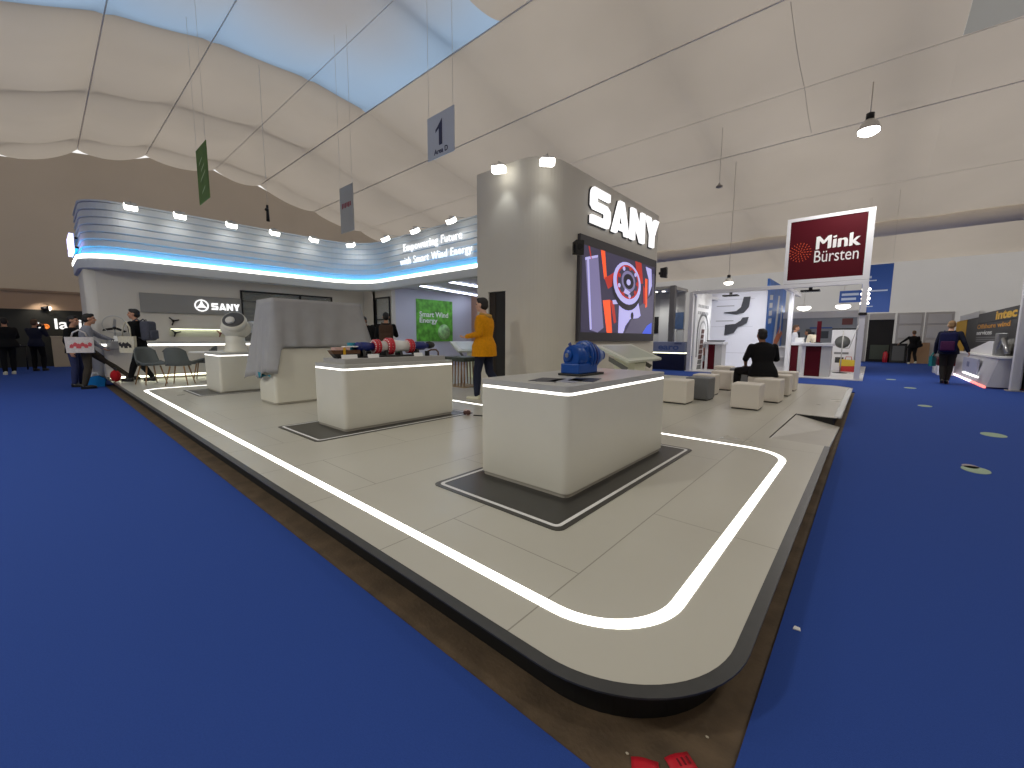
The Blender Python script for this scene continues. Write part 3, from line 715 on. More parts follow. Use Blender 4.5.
# ------------------------------------------------------------------ floodlights on arms
def floodlight(loc, aim, lab, group, arm):
    """lamp head at loc facing aim, held by an arm that runs back to the wall top"""
    t = thing('floodlight', lab, 'floodlight', loc, group=group)
    dv = (V(aim) - V(loc)).normalized(); M = dv.to_track_quat('-Z', 'Y').to_matrix().to_4x4()
    mb = MB(); mb.box(-.11, .11, -.08, .08, -.01, .025, WHITE2, .008, M=M); mb.build('head', t)
    mb = MB(); mb.box(-.12, .12, -.09, .09, -.12, .0, FLOOD, .02, M=M); mb.build('lens', t)
    mb = MB(); p = V(arm) - V(loc); mb.tube([M @ V((0, 0, .02)), M @ V((0, .0, .07)), V((p.x, p.y, max(p.z, .05))), V((p.x, p.y, p.z))], .008, ALU, 8); mb.build('arm', t)
    return t
FL = []
for k, y in enumerate((1.67, 2.6, 3.73, 4.82, 5.96)):
    FL.append(((-13.55, y, 4.36), (-14.05, y, 3.55), (-14.08, y, ZT)))
for (x, y), (ax_, ay) in (((-13.35, 7.05), (-13.64, 7.46)), ((-11.75, 7.35), (-11.75, 7.86)), ((-10.2, 7.35), (-10.2, 7.86)), ((-8.6, 7.35), (-8.6, 7.86))):
    FL.append(((x, y, 4.36), (ax_, ay, 3.55), (ax_, ay, ZT)))
ORD = ['first', 'second', 'third', 'fourth', 'fifth', 'sixth', 'seventh', 'eighth', 'ninth']
for k, (p, a, b) in enumerate(FL):
    floodlight(p, a, 'lit floodlight on the slatted fascia, %s from the left' % ORD[k], 'floodlights on the fascia', b)
    light('fascia_spot', 'SPOT', V(p) + (V(a) - V(p)).normalized() * .16, 3.4, (1, .98, .95), target=a, spot_size=R(135), spot_blend=.7, shadow_soft_size=.07)

# ------------------------------------------------------------------ tower with SANY sign
tw = thing('display_tower', 'tall off-white tower with rounded corner and glowing SANY letters', 'tower', (-4.5, 6.0, ZP))
H = 4.48 - ZP; mb = MB(); r = .62
pts = [(0, 5.03), (-1.7, 5.03), (-1.7, 0), (-1.38, 0), (-1.38, .06), (-.92, .06), (-.92, 0)]   # door recess at the left
arc = [(-r + r * math.sin(R(90 * k / 14)), r - r * math.cos(R(90 * k / 14))) for k in range(15)]
pts = pts + arc
mb.prism(pts, 0, 2.02, TOWER); full = [(0, 5.03), (-1.7, 5.03), (-1.7, 0)] + arc
mb.prism(full, 2.02, H, TOWER); mb.build('shell', tw)
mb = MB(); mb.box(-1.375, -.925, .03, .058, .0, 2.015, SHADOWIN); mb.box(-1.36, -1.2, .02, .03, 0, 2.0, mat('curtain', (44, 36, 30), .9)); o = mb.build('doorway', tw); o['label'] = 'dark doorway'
mb = MB(); word_sany(mb, (.03, 1.46, 3.43), (0, 1, 0), 3.4, .70, LETTER, .06); o = mb.build('lettering', tw); o['label'] = 'glowing white SANY lettering'
mb = MB(); word_sany(mb, (.0, 1.44, 3.41), (0, 1, 0), 3.42, .73, mat('letter_back', (64, 64, 68), .6), .03); mb.build('letter_backing', tw)
for k, (p, a, b, lab) in enumerate((((-5.36, 5.74, 4.36), (-5.5, 6.0, 2.6), (-5.44, 6.05, 4.48), 'lit floodlight on the front top edge of the tower'), ((-4.38, 5.90, 4.28), (-4.62, 6.12, 2.9), (-4.69, 6.22, 4.48), 'lit floodlight over the rounded corner of the tower'))):
    floodlight(p, a, lab, 'floodlights on the tower', b)
    light('tower_spot', 'SPOT', V(p) + (V(a) - V(p)).normalized() * .16, 8, (.96, 1, .97), target=a, spot_size=R(84), spot_blend=.7, shadow_soft_size=.06)

# big screen: dark bezel and a lit picture of a machine being put together
sc = thing('led_screen', 'large lit screen showing a machine with orange arms and ring', 'screen', (-4.5, 8.95, 2.235))
mb = MB(); mb.box(0.002, .07, -1.87, 1.89, -1.05, 1.05, mat('bezel', (62, 60, 66), .5), .006); mb.build('bezel', sc)
def emi(name, c, e=.85): return mat(name, c, .4, emit=e, spec=.2)
mb = MB(); X0 = .071; W0, W1, H0, H1 = -1.79, 1.80, -.86, .86
SCN = [0]
def sp(pts, m):
    x = X0 + .0006 * SCN[0]; SCN[0] += 1
    f = [(x, W0 + (W1 - W0) * a, H0 + (H1 - H0) * b) for a, b in pts]
    mb.quad(f, m)
def sel(cx, cy, rx, ry, m, rot=0, n=28): sp([(cx + rx * math.cos(t) * math.cos(rot) - ry * math.sin(t) * math.sin(rot), cy + rx * math.cos(t) * math.sin(rot) + ry * math.sin(t) * math.cos(rot)) for t in [2 * math.pi * k / n for k in range(n)]], m)
PV, PD, PL = emi('scr_violet', (118, 112, 150)), emi('scr_dark', (58, 54, 74)), emi('scr_lilac', (176, 172, 226))
OR, RD, BK, BL, GR = emi('scr_orange', (240, 92, 50)), emi('scr_red', (170, 52, 44)), emi('scr_black', (34, 30, 40)), emi('scr_blue', (70, 92, 210)), emi('scr_grey', (84, 80, 100))
sp([(0, 0), (1, 0), (1, 1), (0, 1)], PD)
sp([(.55, 0), (1, 0), (1, .62), (.72, .35)], GR); sp([(.82, 0), (.98, 0), (.98, .17), (.9, .12)], BL)
sp([(.03, .86), (.17, .93), (.26, .06), (.19, .0), (.10, .03)], PV); sp([(.03, .86), (.17, .93), (.165, .90), (.03, .83)], PL)
sp([(.05, .84), (.07, .85), (.12, .04), (.10, .03)], PL); sp([(.06, 1), (.075, 1), (.10, .86), (.09, .86)], RD)
sp([(.20, 1), (.25, 1), (.28, .7), (.25, .66)], OR); sp([(.25, .68), (.31, .72), (.40, .80), (.38, .62), (.30, .55)], RD)
sp([(.24, .40), (.33, .42), (.37, 0), (.30, 0)], OR); sp([(.33, .42), (.38, .40), (.42, .14), (.39, .12)], RD); sp([(.36, .42), (.44, .44), (.43, .38), (.37, .37)], PL)
sp([(.45, 0), (.45, .40), (.50, .46), (.72, .50), (.78, .26), (.74, .22), (.62, .20), (.55, .10), (.52, 0)], PL)
sel(.645, .245, .022, .05, BK)
sp([(.66, 1), (.76, 1), (.80, .72), (.72, .70)], RD); sp([(.83, .80), (.87, .80), (.88, .40), (.85, .38)], OR); sp([(.80, .70), (.83, .66), (.86, .42), (.82, .44)], RD)
sp([(.83, .97), (.93, .96), (.95, .72), (.90, .55), (.89, .80)], PL); sp([(.95, .9), (.99, .9), (.99, .4), (.96, .5)], GR)
sel(.555, .60, .205, .29, BK, .12); sel(.56, .67, .200, .28, PL, .12); sel(.565, .69, .162, .225, RD, .12); sel(.565, .69, .145, .2, PD, .12); sel(.57, .70, .10, .14, PV, .12); sel(.57, .70, .075, .10, BK, .12); sel(.57, .69, .03, .04, PL)
for k in range(9):
    a = 2 * math.pi * k / 9; sel(.565 + .135 * math.cos(a), .69 + .19 * math.sin(a), .018, .028, PL if k % 2 else RD)
sp([(.52, .60), (.60, .56), (.57, .52), (.50, .54)], PL)
mb.build('screen_image', sc, normals=False)
def wall_speaker(loc, rz, lab):
    t = thing('wall_speaker', lab, 'speaker', loc, rz, 'black speakers beside the big screen'); t.scale = (.8, .8, .8)
    mb = MB(); mb.prism([(-.10, -.16), (.10, -.13), (.10, .15), (-.10, .18)], -.10, .10, BLACK, 'x'); mb.build('cabinet', t)
    mb = MB(); mb.cyl((0, -.108, .03), (0, -.10, .03), .07, .075, BLACKM, 20); mb.build('cone', t)
    mb = MB(); mb.box(-.03, .03, .10, .16, -.04, .04, BLACKM, .005); mb.box(-.12, -.10, -.02, .02, -.1, .1, BLACKM); mb.build('bracket', t)
wall_speaker((-4.30, 6.80, 2.93), R(60), 'black speaker at the left top corner of the big screen')
wall_speaker((-4.28, 10.98, 2.97), R(100), 'black speaker on the right edge of the tower, beyond the screen')

# green poster in the nook
t = thing('wall_poster', 'green leafy poster reading Smart Wind Energy with a pale globe', 'poster', (-12.55, 9.9, 1.9))
mb = MB(); mb.box(.002, .03, -.85, .85, -.8, .74, GREENP); mb.build('print', t)
mb = MB(); mb.text('Smart Wind', (.031, -.72, .10), (0, 1, 0), (0, 0, 1), WHITEP, w=1.35, h=.20, depth=.003, bold=.02); mb.text('Energy', (.031, -.72, -.17), (0, 1, 0), (0, 0, 1), WHITEP, w=.82, h=.24, depth=.003, bold=.02); mb.build('lettering', t)
mb = MB(); mb.lathe([(.0, 0), (.30, 0), (.30, .003), (0, .003)], (.031, .42, -.45), (1, 0, 0), mat('globe_pale', (150, 196, 130), .5, noise=.5, nscale=7), 36); mb.build('globe', t)

# ------------------------------------------------------------------ touch kiosks with slanted tops
KTOP = mat('kiosk_top', (206, 212, 198), .35)
def kiosk(loc, rz, lab, ln=1.5):
    """local: long side along Y, the top falls towards +X"""
    t = thing('touch_kiosk', lab, 'kiosk', loc, rz, 'white touch kiosks'); a = ln / 2
    mb = MB(); mb.prism([(-.34, 0), (-.02, 0), (.06, .68), (-.30, .84), (-.34, .84)], -a * .33, a * .33, mat('kiosk_body', (226, 228, 206), .45), 'y'); mb.build('pedestal', t)
    Mx = Matrix.Translation((-.16, 0, .85)) @ Matrix.Rotation(R(22), 4, 'Y')
    mb = MB(); mb.box(-.34, .34, -a, a, -.02, .03, KTOP, .01, M=Mx); mb.build('slanted_top', t)
    mb = MB(); mb.box(-.27, .25, -a + .14, a - .14, .0305, .034, mat('kiosk_screen', (176, 186, 172), .3), M=Mx); mb.build('screen', t)
    mb = MB(); mb.box(.00, .025, -a * .28, a * .28, .03, .08, mat('kiosk_glow', (240, 255, 205), .4, emit=1.2)); mb.build('light_bar', t)
    mb = MB()
    for s in (-1, 1):
        mb = MB(); mb.prism([(-.30, .72), (.02, .56), (.06, .62), (-.30, .80)], s * a * .72 - .012, s * a * .72 + .012, mat('bracket_grey', (110, 112, 110), .4), 'y'); mb.build('bracket', t)
    return t
kiosk((-3.12, 6.98, ZP), 0, 'white slanted touch kiosk below the big screen', 1.4)
kiosk((-8.3, 8.1, ZP), R(-20), 'white slanted touch kiosk in the nook beside the green poster', 1.4)

# wooden-legged side table in the nook
t = thing('slatted_table', 'dark topped table on many slim wooden legs behind the man in mustard', 'table', (-7.05, 6.35, ZP))
mb = MB(); mb.box(-.36, .36, -.30, .30, .58, .68, mat('dark_green_top', (62, 70, 62), .6, noise=.3, nscale=12), .015); mb.build('top', t)
for k in range(7):
    for s in (-1, 1):
        mb = MB(); mb.cyl((-.3 + .1 * k, s * .24, .0), (-.3 + .1 * k, s * .22, .58), .012, .017, WOOD, 8); mb.build('leg', t)
mb = MB(); mb.box(-.34, .34, -.27, .27, .0, .02, mat('table_foot', (176, 150, 112), .5), .005); mb.build('foot_board', t)

# ------------------------------------------------------------------ shell chairs and table by the wall counter
def shell_chair(loc, rz, lab):
    t = thing('shell_chair', lab, 'chair', loc, rz, 'grey shell chairs at the white table')   # faces +Y
    rows = []
    for i in range(15):
        v = i / 14; row = []
        # profile of the shell: seat front -> seat back -> back top
        if v < .5: s = v / .5; y, z, hw = .24 - .42 * s, .45 - .02 * math.sin(math.pi * s) + .02 * (1 - s) * 0, .24 - .01 * s
        else: s = (v - .5) / .5; y, z, hw = -.18 - .13 * s - .04 * math.sin(math.pi * s), .44 + .42 * s ** 1.05, .24 - .03 * s
        for j in range(13):
            u = j / 12 * 2 - 1
            lift = (.10 * abs(u) ** 3 * math.sin(math.pi * min(1, v * 1.25)) if v < .5 else .0)
            wrap = (.17 * abs(u) ** 2.2 * (1 - .25 * (v - .5) / .5) if v >= .5 else .06 * abs(u) ** 2.2 * v / .5)
            drop = .05 * abs(u) ** 4 * (1 if v > .93 else 0) + (.25 * abs(u) ** 4 * max(0, v - .8))
            row.append((u * hw, y + wrap, z + lift - drop))
        rows.append(row)
    mb = MB(); mb.sheet(rows, GREYF, thick=.03); mb.build('shell', t)
    mb = MB(); mb.ell((0, .03, .455), (.20, .20, .03), GREYF); mb.build('seat_pad', t)
    for sx in (-1, 1):
        for y0, y1 in ((.13, .2), (-.13, -.22)):
            mb = MB(); mb.cyl((sx * .13, y0, .43), (sx * .21, y1, 0), .016, .010, WOOD, 10); mb.build('leg', t)
    return t
ch = shell_chair((-12.55, 1.62, ZP), R(-72), 'grey shell chair seen from the side, nearest the stand edge')
ch2 = copy_tree(ch, (-11.95, 2.05, ZP), R(60), 'grey shell chair with its back to the camera, middle of three')
ch3 = copy_tree(ch, (-12.95, 2.72, ZP), R(160), 'grey shell chair half hidden behind the white table')
t = thing('cafe_table', 'white table between the grey shell chairs', 'table', (-12.25, 2.7, ZP))
mb = MB(); mb.prism(rrect(-.4, .4, -.4, .4, .38, 8), .715, .74, WHITEP); mb.build('top', t)
mb = MB(); mb.lathe([(.24, 0), (.24, .012), (.03, .03), (.025, .7), (.06, .714)], (0, 0, 0), (0, 0, 1), WHITE2); mb.build('pedestal', t)
t = thing('waste_bin', 'small dark tapered bin on a wooden post beside the hub counter', 'bin', (-12.6, 3.1, ZP))
mb = MB(); mb.lathe([(.10, 0), (.13, .22), (.13, .235), (.12, .235)], (0, 0, 0), (0, 0, 1), mat('bin_brown', (52, 44, 40), .6)); mb.build('bin_body', t)
mb = MB(); mb.cyl((.12, .1, 0), (.12, .1, .40), .03, .03, WOOD, 12); mb.ell((.12, .1, .42), (.04, .04, .03), BLACKM); mb.build('post', t)

# ring turbine desk model and items on the wall counter
t = thing('ring_rotor_model', 'clear ring rotor model on the left end of the wall counter', 'machine model', (-14.1, 1.22, ZP + .97))
mb = MB(); mb.lathe([(.14, 0), (.14, .02), (.05, .04), (.03, .14)], (0, 0, 0), (0, 0, 1), WHITEP); mb.build('foot', t)
mb = MB(); mb.tube([(0, .21 * math.cos(a), .42 + .21 * math.sin(a)) for a in [2 * math.pi * k / 32 for k in range(32)]], .012, mat('ring_grey', (190, 190, 188), .3), 8, closed=True); mb.build('ring', t)
for a in (200, 340, 90):
    mb = MB(); mb.prism([(0, -.02), (.2, -.045), (.235, .0), (.05, .03)], -.008, .008, BLACKM if a != 90 else STEEL, 'x', M=Matrix.Translation((0, 0, .33)) @ Matrix.Rotation(R(a), 4, 'X')); mb.build('blade', t)
mb = MB(); mb.ell((0, 0, .33), (.05, .04, .04), BLACKM); mb.cyl((0, 0, .14), (0, 0, .3), .015, .015, STEEL, 10); mb.build('hub', t)

# ------------------------------------------------------------------ cube stools
def stool(x, y, m, lab, rz=0.0, s=.41):
    t = thing('cube_stool', lab, 'stool', (x, y, ZP), rz, 'cube stools in front of the screen')
    mb = MB(); mb.box(-s / 2 + .02, s / 2 - .02, -s / 2 + .02, s / 2 - .02, 0, .025, BLACK); mb.build('foot', t)
    mb = MB(); mb.box(-s / 2, s / 2, -s / 2, s / 2, .018, .41, m, .022, 3); mb.build('upholstered_body', t)
    mb = MB(); mb.ring(rrect(-s / 2 - .003, s / 2 + .003, -s / 2 - .003, s / 2 + .003, .03, 4), rrect(-s / 2 + .004, s / 2 - .004, -s / 2 + .004, s / 2 - .004, .03, 4), .352, .358, m); mb.build('piping', t)
    return t
st0 = stool(-2.49, 7.30, LEATHER, 'cream cube stool right behind the nearest counter')
def st_copy(x, y, lab, rz=0): return copy_tree(st0, (x, y, ZP), rz, lab)
stg = stool(-2.34, 8.0, LEATHERG, 'grey cube stool close behind the cream stool by the nearest counter')
st_copy(-2.45, 8.75, 'cream cube stool mostly hidden behind the left grey stool')
st_copy(-2.42, 9.9, 'cream cube stool further back, left of the seated man')
copy_tree(stg, (-2.33, 11.1, ZP), 0, 'grey cube stool in the back row left of the seated man')
st_copy(-2.85, 11.7, 'cream cube stool in the back row near the maroon lectern')
st_copy(-1.45, 7.46, 'cream cube stool standing alone in front of the seated man', R(1))
st_copy(-1.33, 8.56, 'cream cube stool just right of the seated man', R(-2))
st_copy(-1.34, 9.72, 'cream cube stool second in the right row behind the seated man')
st_copy(-1.36, 10.75, 'cream cube stool last in the right row, nearest the booth post')
st_copy(-1.53, 9.06, 'cream cube stool under the seated man in black')

# small things lying about
t = thing('crumpled_tissue', 'small pinkish crumpled wrap at the corner of the second mat', 'litter', (-4.28, 3.92, ZP))
mb = MB(); random.seed(3)
for k in range(6):
    mb.ell((random.uniform(-.05, .05), random.uniform(-.06, .06), .035 + random.uniform(0, .03)), (.04, .035, .035), mat('wrap_pink', (214, 190, 186), .7) if k % 2 else mat('wrap_dark', (80, 50, 46), .7), 8, 6)
mb.build('wrap', t)
mb = MB(); mb.tube([(-4.22, 4.0, ZP + .008), (-4.0, 4.1, ZP + .008), (-3.75, 4.13, ZP + .008), (-3.6, 4.2, ZP + .008), (-3.48, 4.12, ZP + .008)], .008, BLACK, 8)
tag(mb.build('power_cable'), 'thin black cable on the deck beside the crumpled wrap', 'cable')
for k, (x, y, rz, lab) in enumerate(((-.41, 1.085, .5, 'red paper tag, left one of two on the bare concrete'), (-.335, 1.17, .95, 'red paper tag, right one of two on the bare concrete'))):
    t = thing('paper_tag', lab, 'tag', (x, y, -.02), rz, 'red paper tags on the concrete')
    mb = MB(); mb.sheet([[(-.04 + .08 * i / 4, -.026 + .052 * j / 3, .002 + .005 * math.sin(i * 1.1) + .006 * (i / 4) ** 2) for j in range(4)] for i in range(5)], REDPAPER, thick=.001); mb.build('tag_sheet', t)
    mb = MB()
    for q in range(3): mb.box(-.01 + .016 * q, -.004 + .016 * q, -.012, .012, .0085, .009, mat('tag_ink', (110, 14, 26), .6))
    mb.build('tag_print', t) if k else mb.bm.free()
for k, (x, y, a, lab) in enumerate(((.86, 5.89, .10, 'pale sticker on the blue carpet nearest the camera'), (.84, 6.02, .06, 'small pink-edged sticker touching the nearest pale one'), (1.32, 8.26, .12, 'pale sticker on the blue carpet to the right, second nearest'), (.86, 11.01, .10, 'pale sticker on the blue carpet in the middle of the aisle'), (.85, 14.87, .12, 'pale sticker on the blue carpet near the walking man'), (.55, 17.6, .12, 'pale sticker on the blue carpet far down the aisle'))):
    mb = MB(); mb.prism([(a * math.cos(t) * 1.0, a * 1.5 * math.sin(t)) for t in [2 * math.pi * q / 18 for q in range(18)]], 0, .003, mat('sticker_pale', (150, 172, 150), .6) if k != 1 else mat('sticker_pink', (150, 140, 150), .6))
    o = mb.build('floor_sticker'); o.location = (x, y, .0005); tag(o, lab, 'sticker', 'stickers on the carpet')
mb = MB(); mb.prism([(-.012, -.012), (.016, -.006), (.012, .014), (-.008, .016)], 0, .004, WHITEP); o = mb.build('paper_scrap'); o.location = (-.15, 2.07, .0005); tag(o, 'tiny white paper scrap on the carpet beside the stand edge', 'litter')
for k, (x, y, lab) in enumerate(((-.47, 1.09, 'tiny pale crumb on the concrete by the red tags'), (-.30, 1.31, 'tiny pale crumb on the concrete near the rounded corner'))):
    mb = MB(); mb.ell((0, 0, .003), (.006, .004, .003), mat('crumb', (190, 180, 160), .8), 8, 6); o = mb.build('crumb'); o.location = (x, y, -.02); tag(o, lab, 'litter', 'crumbs on the concrete')

BW = mat('booth_white', (226, 226, 230), .5)
# ------------------------------------------------------------------ things hung from the roof
WIRE = mat('wire', (205, 200, 192), .5)
def hung_sign(name, lab, x0, x1, y, z0, z1, m, cat='sign'):
    t = thing(name, lab, cat, ((x0 + x1) / 2, y, z0)); a, hh = (x1 - x0) / 2, z1 - z0
    mb = MB(); mb.box(-a, a, -.008, .008, 0, hh, m); mb.build('panel', t)
    for s in (-1, 1):
        zt = roof_z((x0 + x1) / 2 + s * a * .9, y) - z0 - .01
        mb = MB(); mb.cyl((s * a * .9, 0, hh), (s * a * .9, 0, zt), .0035, .0035, WIRE, 6); mb.build('wire', t)
    return t, a, hh
t, a, hh = hung_sign('area_sign', 'white hanging sign reading 1 Area D', -7.75, -6.86, 6, 5.13, 6.02, mat('sign_pale', (196, 204, 216), .5))
INK = mat('sign_navy', (24, 28, 74), .5)
mb = MB(); mb.prism([(-.10, .62), (.06, .76), (.06, .24), (-.05, .24), (-.05, .59), (-.16, .52), (-.16, .58)], -.012, -.008, INK, 'y'); mb.build('numeral', t)
mb = MB(); mb.text('Area D', (-.22, -.0085, .07), (1, 0, 0), (0, 0, 1), INK, w=.46, h=.11, depth=.003, bold=.02); mb.build('lettering', t)
t, a, hh = hung_sign('hanging_banner', 'tall green banner hanging high over the slatted fascia', -13.38, -12.43, 3, 4.62, 5.94, mat('banner_green', (84, 116, 44), .7, noise=.2, nscale=3), 'banner')
mb = MB()
for k, (x, z) in enumerate(((-.1, .9), (.05, .72), (-.05, .5), (.12, .55), (.02, .2))): mb.prism([(x - .16, z), (x + .12, z + .10), (x + .16, z + .15), (x - .10, z + .06)], -.011, -.008, mat('banner_mark', (170, 190, 140), .6), 'y')
mb.build('print_marks', t)
t, a, hh = hung_sign('pale_banner', 'faint white banner with a small red line hanging above the fascia bend', -11.85, -11.1, 6, 4.22, 5.47, mat('banner_pale', (170, 166, 160), .7), 'banner')
mb = MB()
for k in range(6): mb.box(-.26 + .09 * k, -.20 + .09 * k, -.011, -.008, .66 + .02 * (k % 2), .80, mat('banner_red', (150, 60, 66), .6))
mb.build('print_marks', t)
t = thing('hanging_microphone', 'dark slim device on a wire above the left fascia', 'device', (-15.0, 5.15, 4.95))
mb = MB(); mb.cyl((0, 0, 0), (0, 0, .5), .05, .035, BLACKM, 12); mb.ell((0, -.02, .36), (.08, .06, .05), BLACKM); mb.build('body', t)
mb = MB(); mb.cyl((0, 0, .5), (0, 0, roof_z(-15.0, 5.15) - 4.95), .006, .006, WIRE, 6); mb.build('wire', t)
t = thing('smoke_sensor', 'small grey sensor hanging on a wire right of the tower', 'sensor', (-4.15, 15, 6.14))
mb = MB(); mb.lathe([(.02, 0), (.10, .03), (.10, .07), (.03, .13), (.02, .16)], (0, 0, 0), (0, 0, 1), mat('sensor_grey', (150, 146, 142), .4)); mb.build('body', t)
mb = MB(); mb.cyl((0, 0, .16), (0, 0, roof_z(-4.15, 15) - 6.14), .008, .008, WIRE, 6); mb.build('wire', t)
def pendant(x, y, z, lab, s=1.0, e=0, cap=True):
    t = thing('pendant_lamp', lab, 'lamp', (x, y, z), group='bell pendant lamps of the hall')
    mb = MB(); mb.lathe([(.22 * s, 0), (.21 * s, .03 * s), (.16 * s, .14 * s), (.09 * s, .22 * s)], (0, 0, 0), (0, 0, 1), mat('lamp_reflector', (210, 208, 202), .3, metal=.3)); mb.build('shade', t)
    mb = MB(); mb.lathe([(.205 * s, .005), (.20 * s, -.06 * s), (.12 * s, -.11 * s), (.0, -.13 * s)], (0, 0, 0), (0, 0, 1), mat('lamp_lens', (255, 250, 238), .4, emit=9)); mb.build('lens', t)
    mb = MB(); mb.cyl((0, 0, .22 * s), (0, 0, .36 * s), .08 * s, .08 * s, BLACKM, 14); mb.build('ballast', t)
    zt = max(roof_z(x, y) - z, .4 * s); mb = MB(); mb.cyl((0, 0, .36 * s), (0, 0, zt), .012, .012, WIRE, 6); mb.build('rod', t)
    if e: light('pendant_light', 'SPOT', (x, y, z - .16 * s), e, (1, .97, .92), target=(x, y, 0), spot_size=R(150), spot_blend=.6, shadow_soft_size=.3)
    return t
pendant(-.5, 15, 6.81, 'bell pendant lamp high above the maroon sign', 1.15, 600)
pendant(-4.23, 17.2, 3.36, 'low bell lamp left of the seated man, over the white brush wall', .75, 60)
for x, lab in ((-2.87, 'lit round lamp deep in the booth, left of two seen under the maroon sign'), (-1.24, 'lit round lamp deep in the booth, right of two seen under the maroon sign')):
    t = thing('round_lamp', lab, 'lamp', (x, 27, 2.78), group='round lamps deep in the brush booth')
    mb = MB(); mb.lathe([(.02, -.02), (.20, .02), (.31, .10), (.31, .16), (.28, .20)], (0, 0, 0), (0, 0, 1), mat('round_lens', (255, 250, 240), .4, emit=3.5)); mb.build('diffuser', t)
    mb = MB(); mb.lathe([(.29, .2), (.2, .26), (.04, .28)], (0, 0, 0), (0, 0, 1), BW); mb.build('cap', t)
    mb = MB(); mb.cyl((0, 0, .28), (0, 0, roof_z(x, 27) - 2.78), .01, .01, WIRE, 6); mb.build('rod', t)
    light('round_lamp_light', 'POINT', (x, 27, 2.5), 40, (1, .98, .95), shadow_soft_size=.3)

# ------------------------------------------------------------------ maroon-signed brush booth beyond the platform
mb = MB(); mb.box(-5.35, -.12, 16.25, 24.5, 0, .03, mat('booth_floor_white', (220, 220, 222), .35)); struct(mb.build('floor_brush_booth'))
t = thing('booth_sign', 'maroon hanging booth sign reading Mink Bürsten in a white frame', 'sign', (-1.28, 16.35, 3.04))
mb = MB(); a = 1.08; hh = 2.06
for x0, x1, z0, z1 in ((-a, -a + .10, 0, hh), (a - .16, a, 0, hh), (-a + .10, a - .16, 0, .12), (-a + .10, a - .16, hh - .10, hh)): mb.box(x0, x1, -.06, .06, z0, z1, BW)
mb.build('frame', t)
mb = MB(); mb.box(-a + .10, a - .16, -.045, .045, .12, hh - .10, MAROON); mb.build('panel', t)
mb = MB()
for rr, n in ((.275, 20), (.20, 15), (.125, 10), (.055, 5)):
    for k in range(n):
        q = 2 * math.pi * k / n; c = V((-.68 + rr * math.cos(q), .98 + rr * math.sin(q))); dx, dy = math.cos(q), math.sin(q)
        mb.prism([(c.x + dx * .022 - dy * .007, c.y + dy * .022 + dx * .007), (c.x - dx * .022 - dy * .007, c.y - dy * .022 + dx * .007), (c.x - dx * .022 + dy * .007, c.y - dy * .022 - dx * .007), (c.x + dx * .022 + dy * .007, c.y + dy * .022 - dx * .007)], -.052, -.0455, ORANGE, 'y')
mb.build('emblem', t)
mb = MB(); 
for k in range(3): mb.text('Mink', (-.28 + .018 * k, -.046 - .0004 * k, 1.02 + .006 * k), (1, 0, 0), (0, 0, 1), WHITEP, w=1.05, h=.38, depth=.006)
mb.text('Bürsten', (-.30, -.046, .62), (1, 0, 0), (0, 0, 1), WHITEP, w=1.08, h=.36, depth=.006); o = mb.build('lettering', t); o['label'] = 'white two-line lettering'
t = thing('booth_portal', 'white post and beam frame carrying the maroon sign', 'frame', (-2.7, 17.2, .03))
def post(x, y, z1, nm='post'):
    mb = MB(); mb.box(x + 2.7 - .07, x + 2.7 + .07, y - 17.2 - .07, y - 17.2 + .07, 0, z1, BW, .006); mb.build(nm, t)
post(-.27, 16.35, 3.0); post(-2.30, 18.0, 2.95); post(-5.25, 16.35, 2.95)
for x0, x1, y0, y1 in ((-5.2, -.2, 16.29, 16.41), (-2.36, -2.24, 16.41, 20), (-.33, -.21, 16.41, 20), (-5.31, -5.19, 16.41, 20)):
    mb = MB(); mb.box(x0 + 2.7, x1 + 2.7, y0 - 17.2, y1 - 17.2, 2.88, 3.0, BW, .006); mb.build('beam', t)
mb = MB(); mb.box(-.27 + 2.7 - .1, -.27 + 2.7 + .1, -.95, -.90, 1.95, 2.03, BLACK, .01); mb.build('clamp', t)
def track_light(loc, lab, e, target):
    t = thing('track_light', lab, 'light', loc, group='flat track lights under the booth beams')
    mb = MB(); mb.box(-.26, .26, -.16, .16, -.05, .0, BLACKM, .01); mb.build('housing', t)
    mb = MB(); mb.box(-.05, .05, -.02, .02, 0, .10, BLACKM); mb.build('mount', t)
    mb = MB(); mb.box(-.22, .22, -.12, .12, -.058, -.05, mat('track_lens', (70, 70, 74), .2)); mb.build('lens', t)
    light('track_spot', 'SPOT', V(loc) + V((0, 0, -.1)), e, (.96, .97, 1), target=target, spot_size=R(120), spot_blend=.6, shadow_soft_size=.15)
track_light((-4.15, 17.3, 2.9), 'flat black light under the beam before the brush wall', 130, (-4.4, 19.6, 1.2))
track_light((-1.65, 16.8, 2.86), 'flat black light under the maroon sign', 160, (-1.6, 19.5, .4))
t = thing('brush_wall', 'bright white display wall with two dark brush profiles', 'display wall', (-4.57, 19.8, .03))
mb = MB(); mb.box(-1.2, 1.2, -.05, .05, 0, 3.2, mat('wall_cool_white', (230, 232, 244), .6)); mb.build('panel', t)
for z in (.62, 1.75, 2.9):
    mb = MB(); mb.box(-.95, .75, -.058, -.05, z - .006, z + .006, mat('panel_joint', (176, 178, 190), .6)); mb.build('joint_line', t)
DKB = mat('bristle', (56, 58, 66), .6)
mb = MB(); mb.prism([(-.38, 2.36), (.10, 2.40), (.28, 2.56), (.36, 2.98), (.60, 2.98), (.56, 2.56), (.38, 2.32), (.10, 2.26), (-.38, 2.34)], -.14, -.05, DKB, 'y'); mb.build('brush_profile', t)
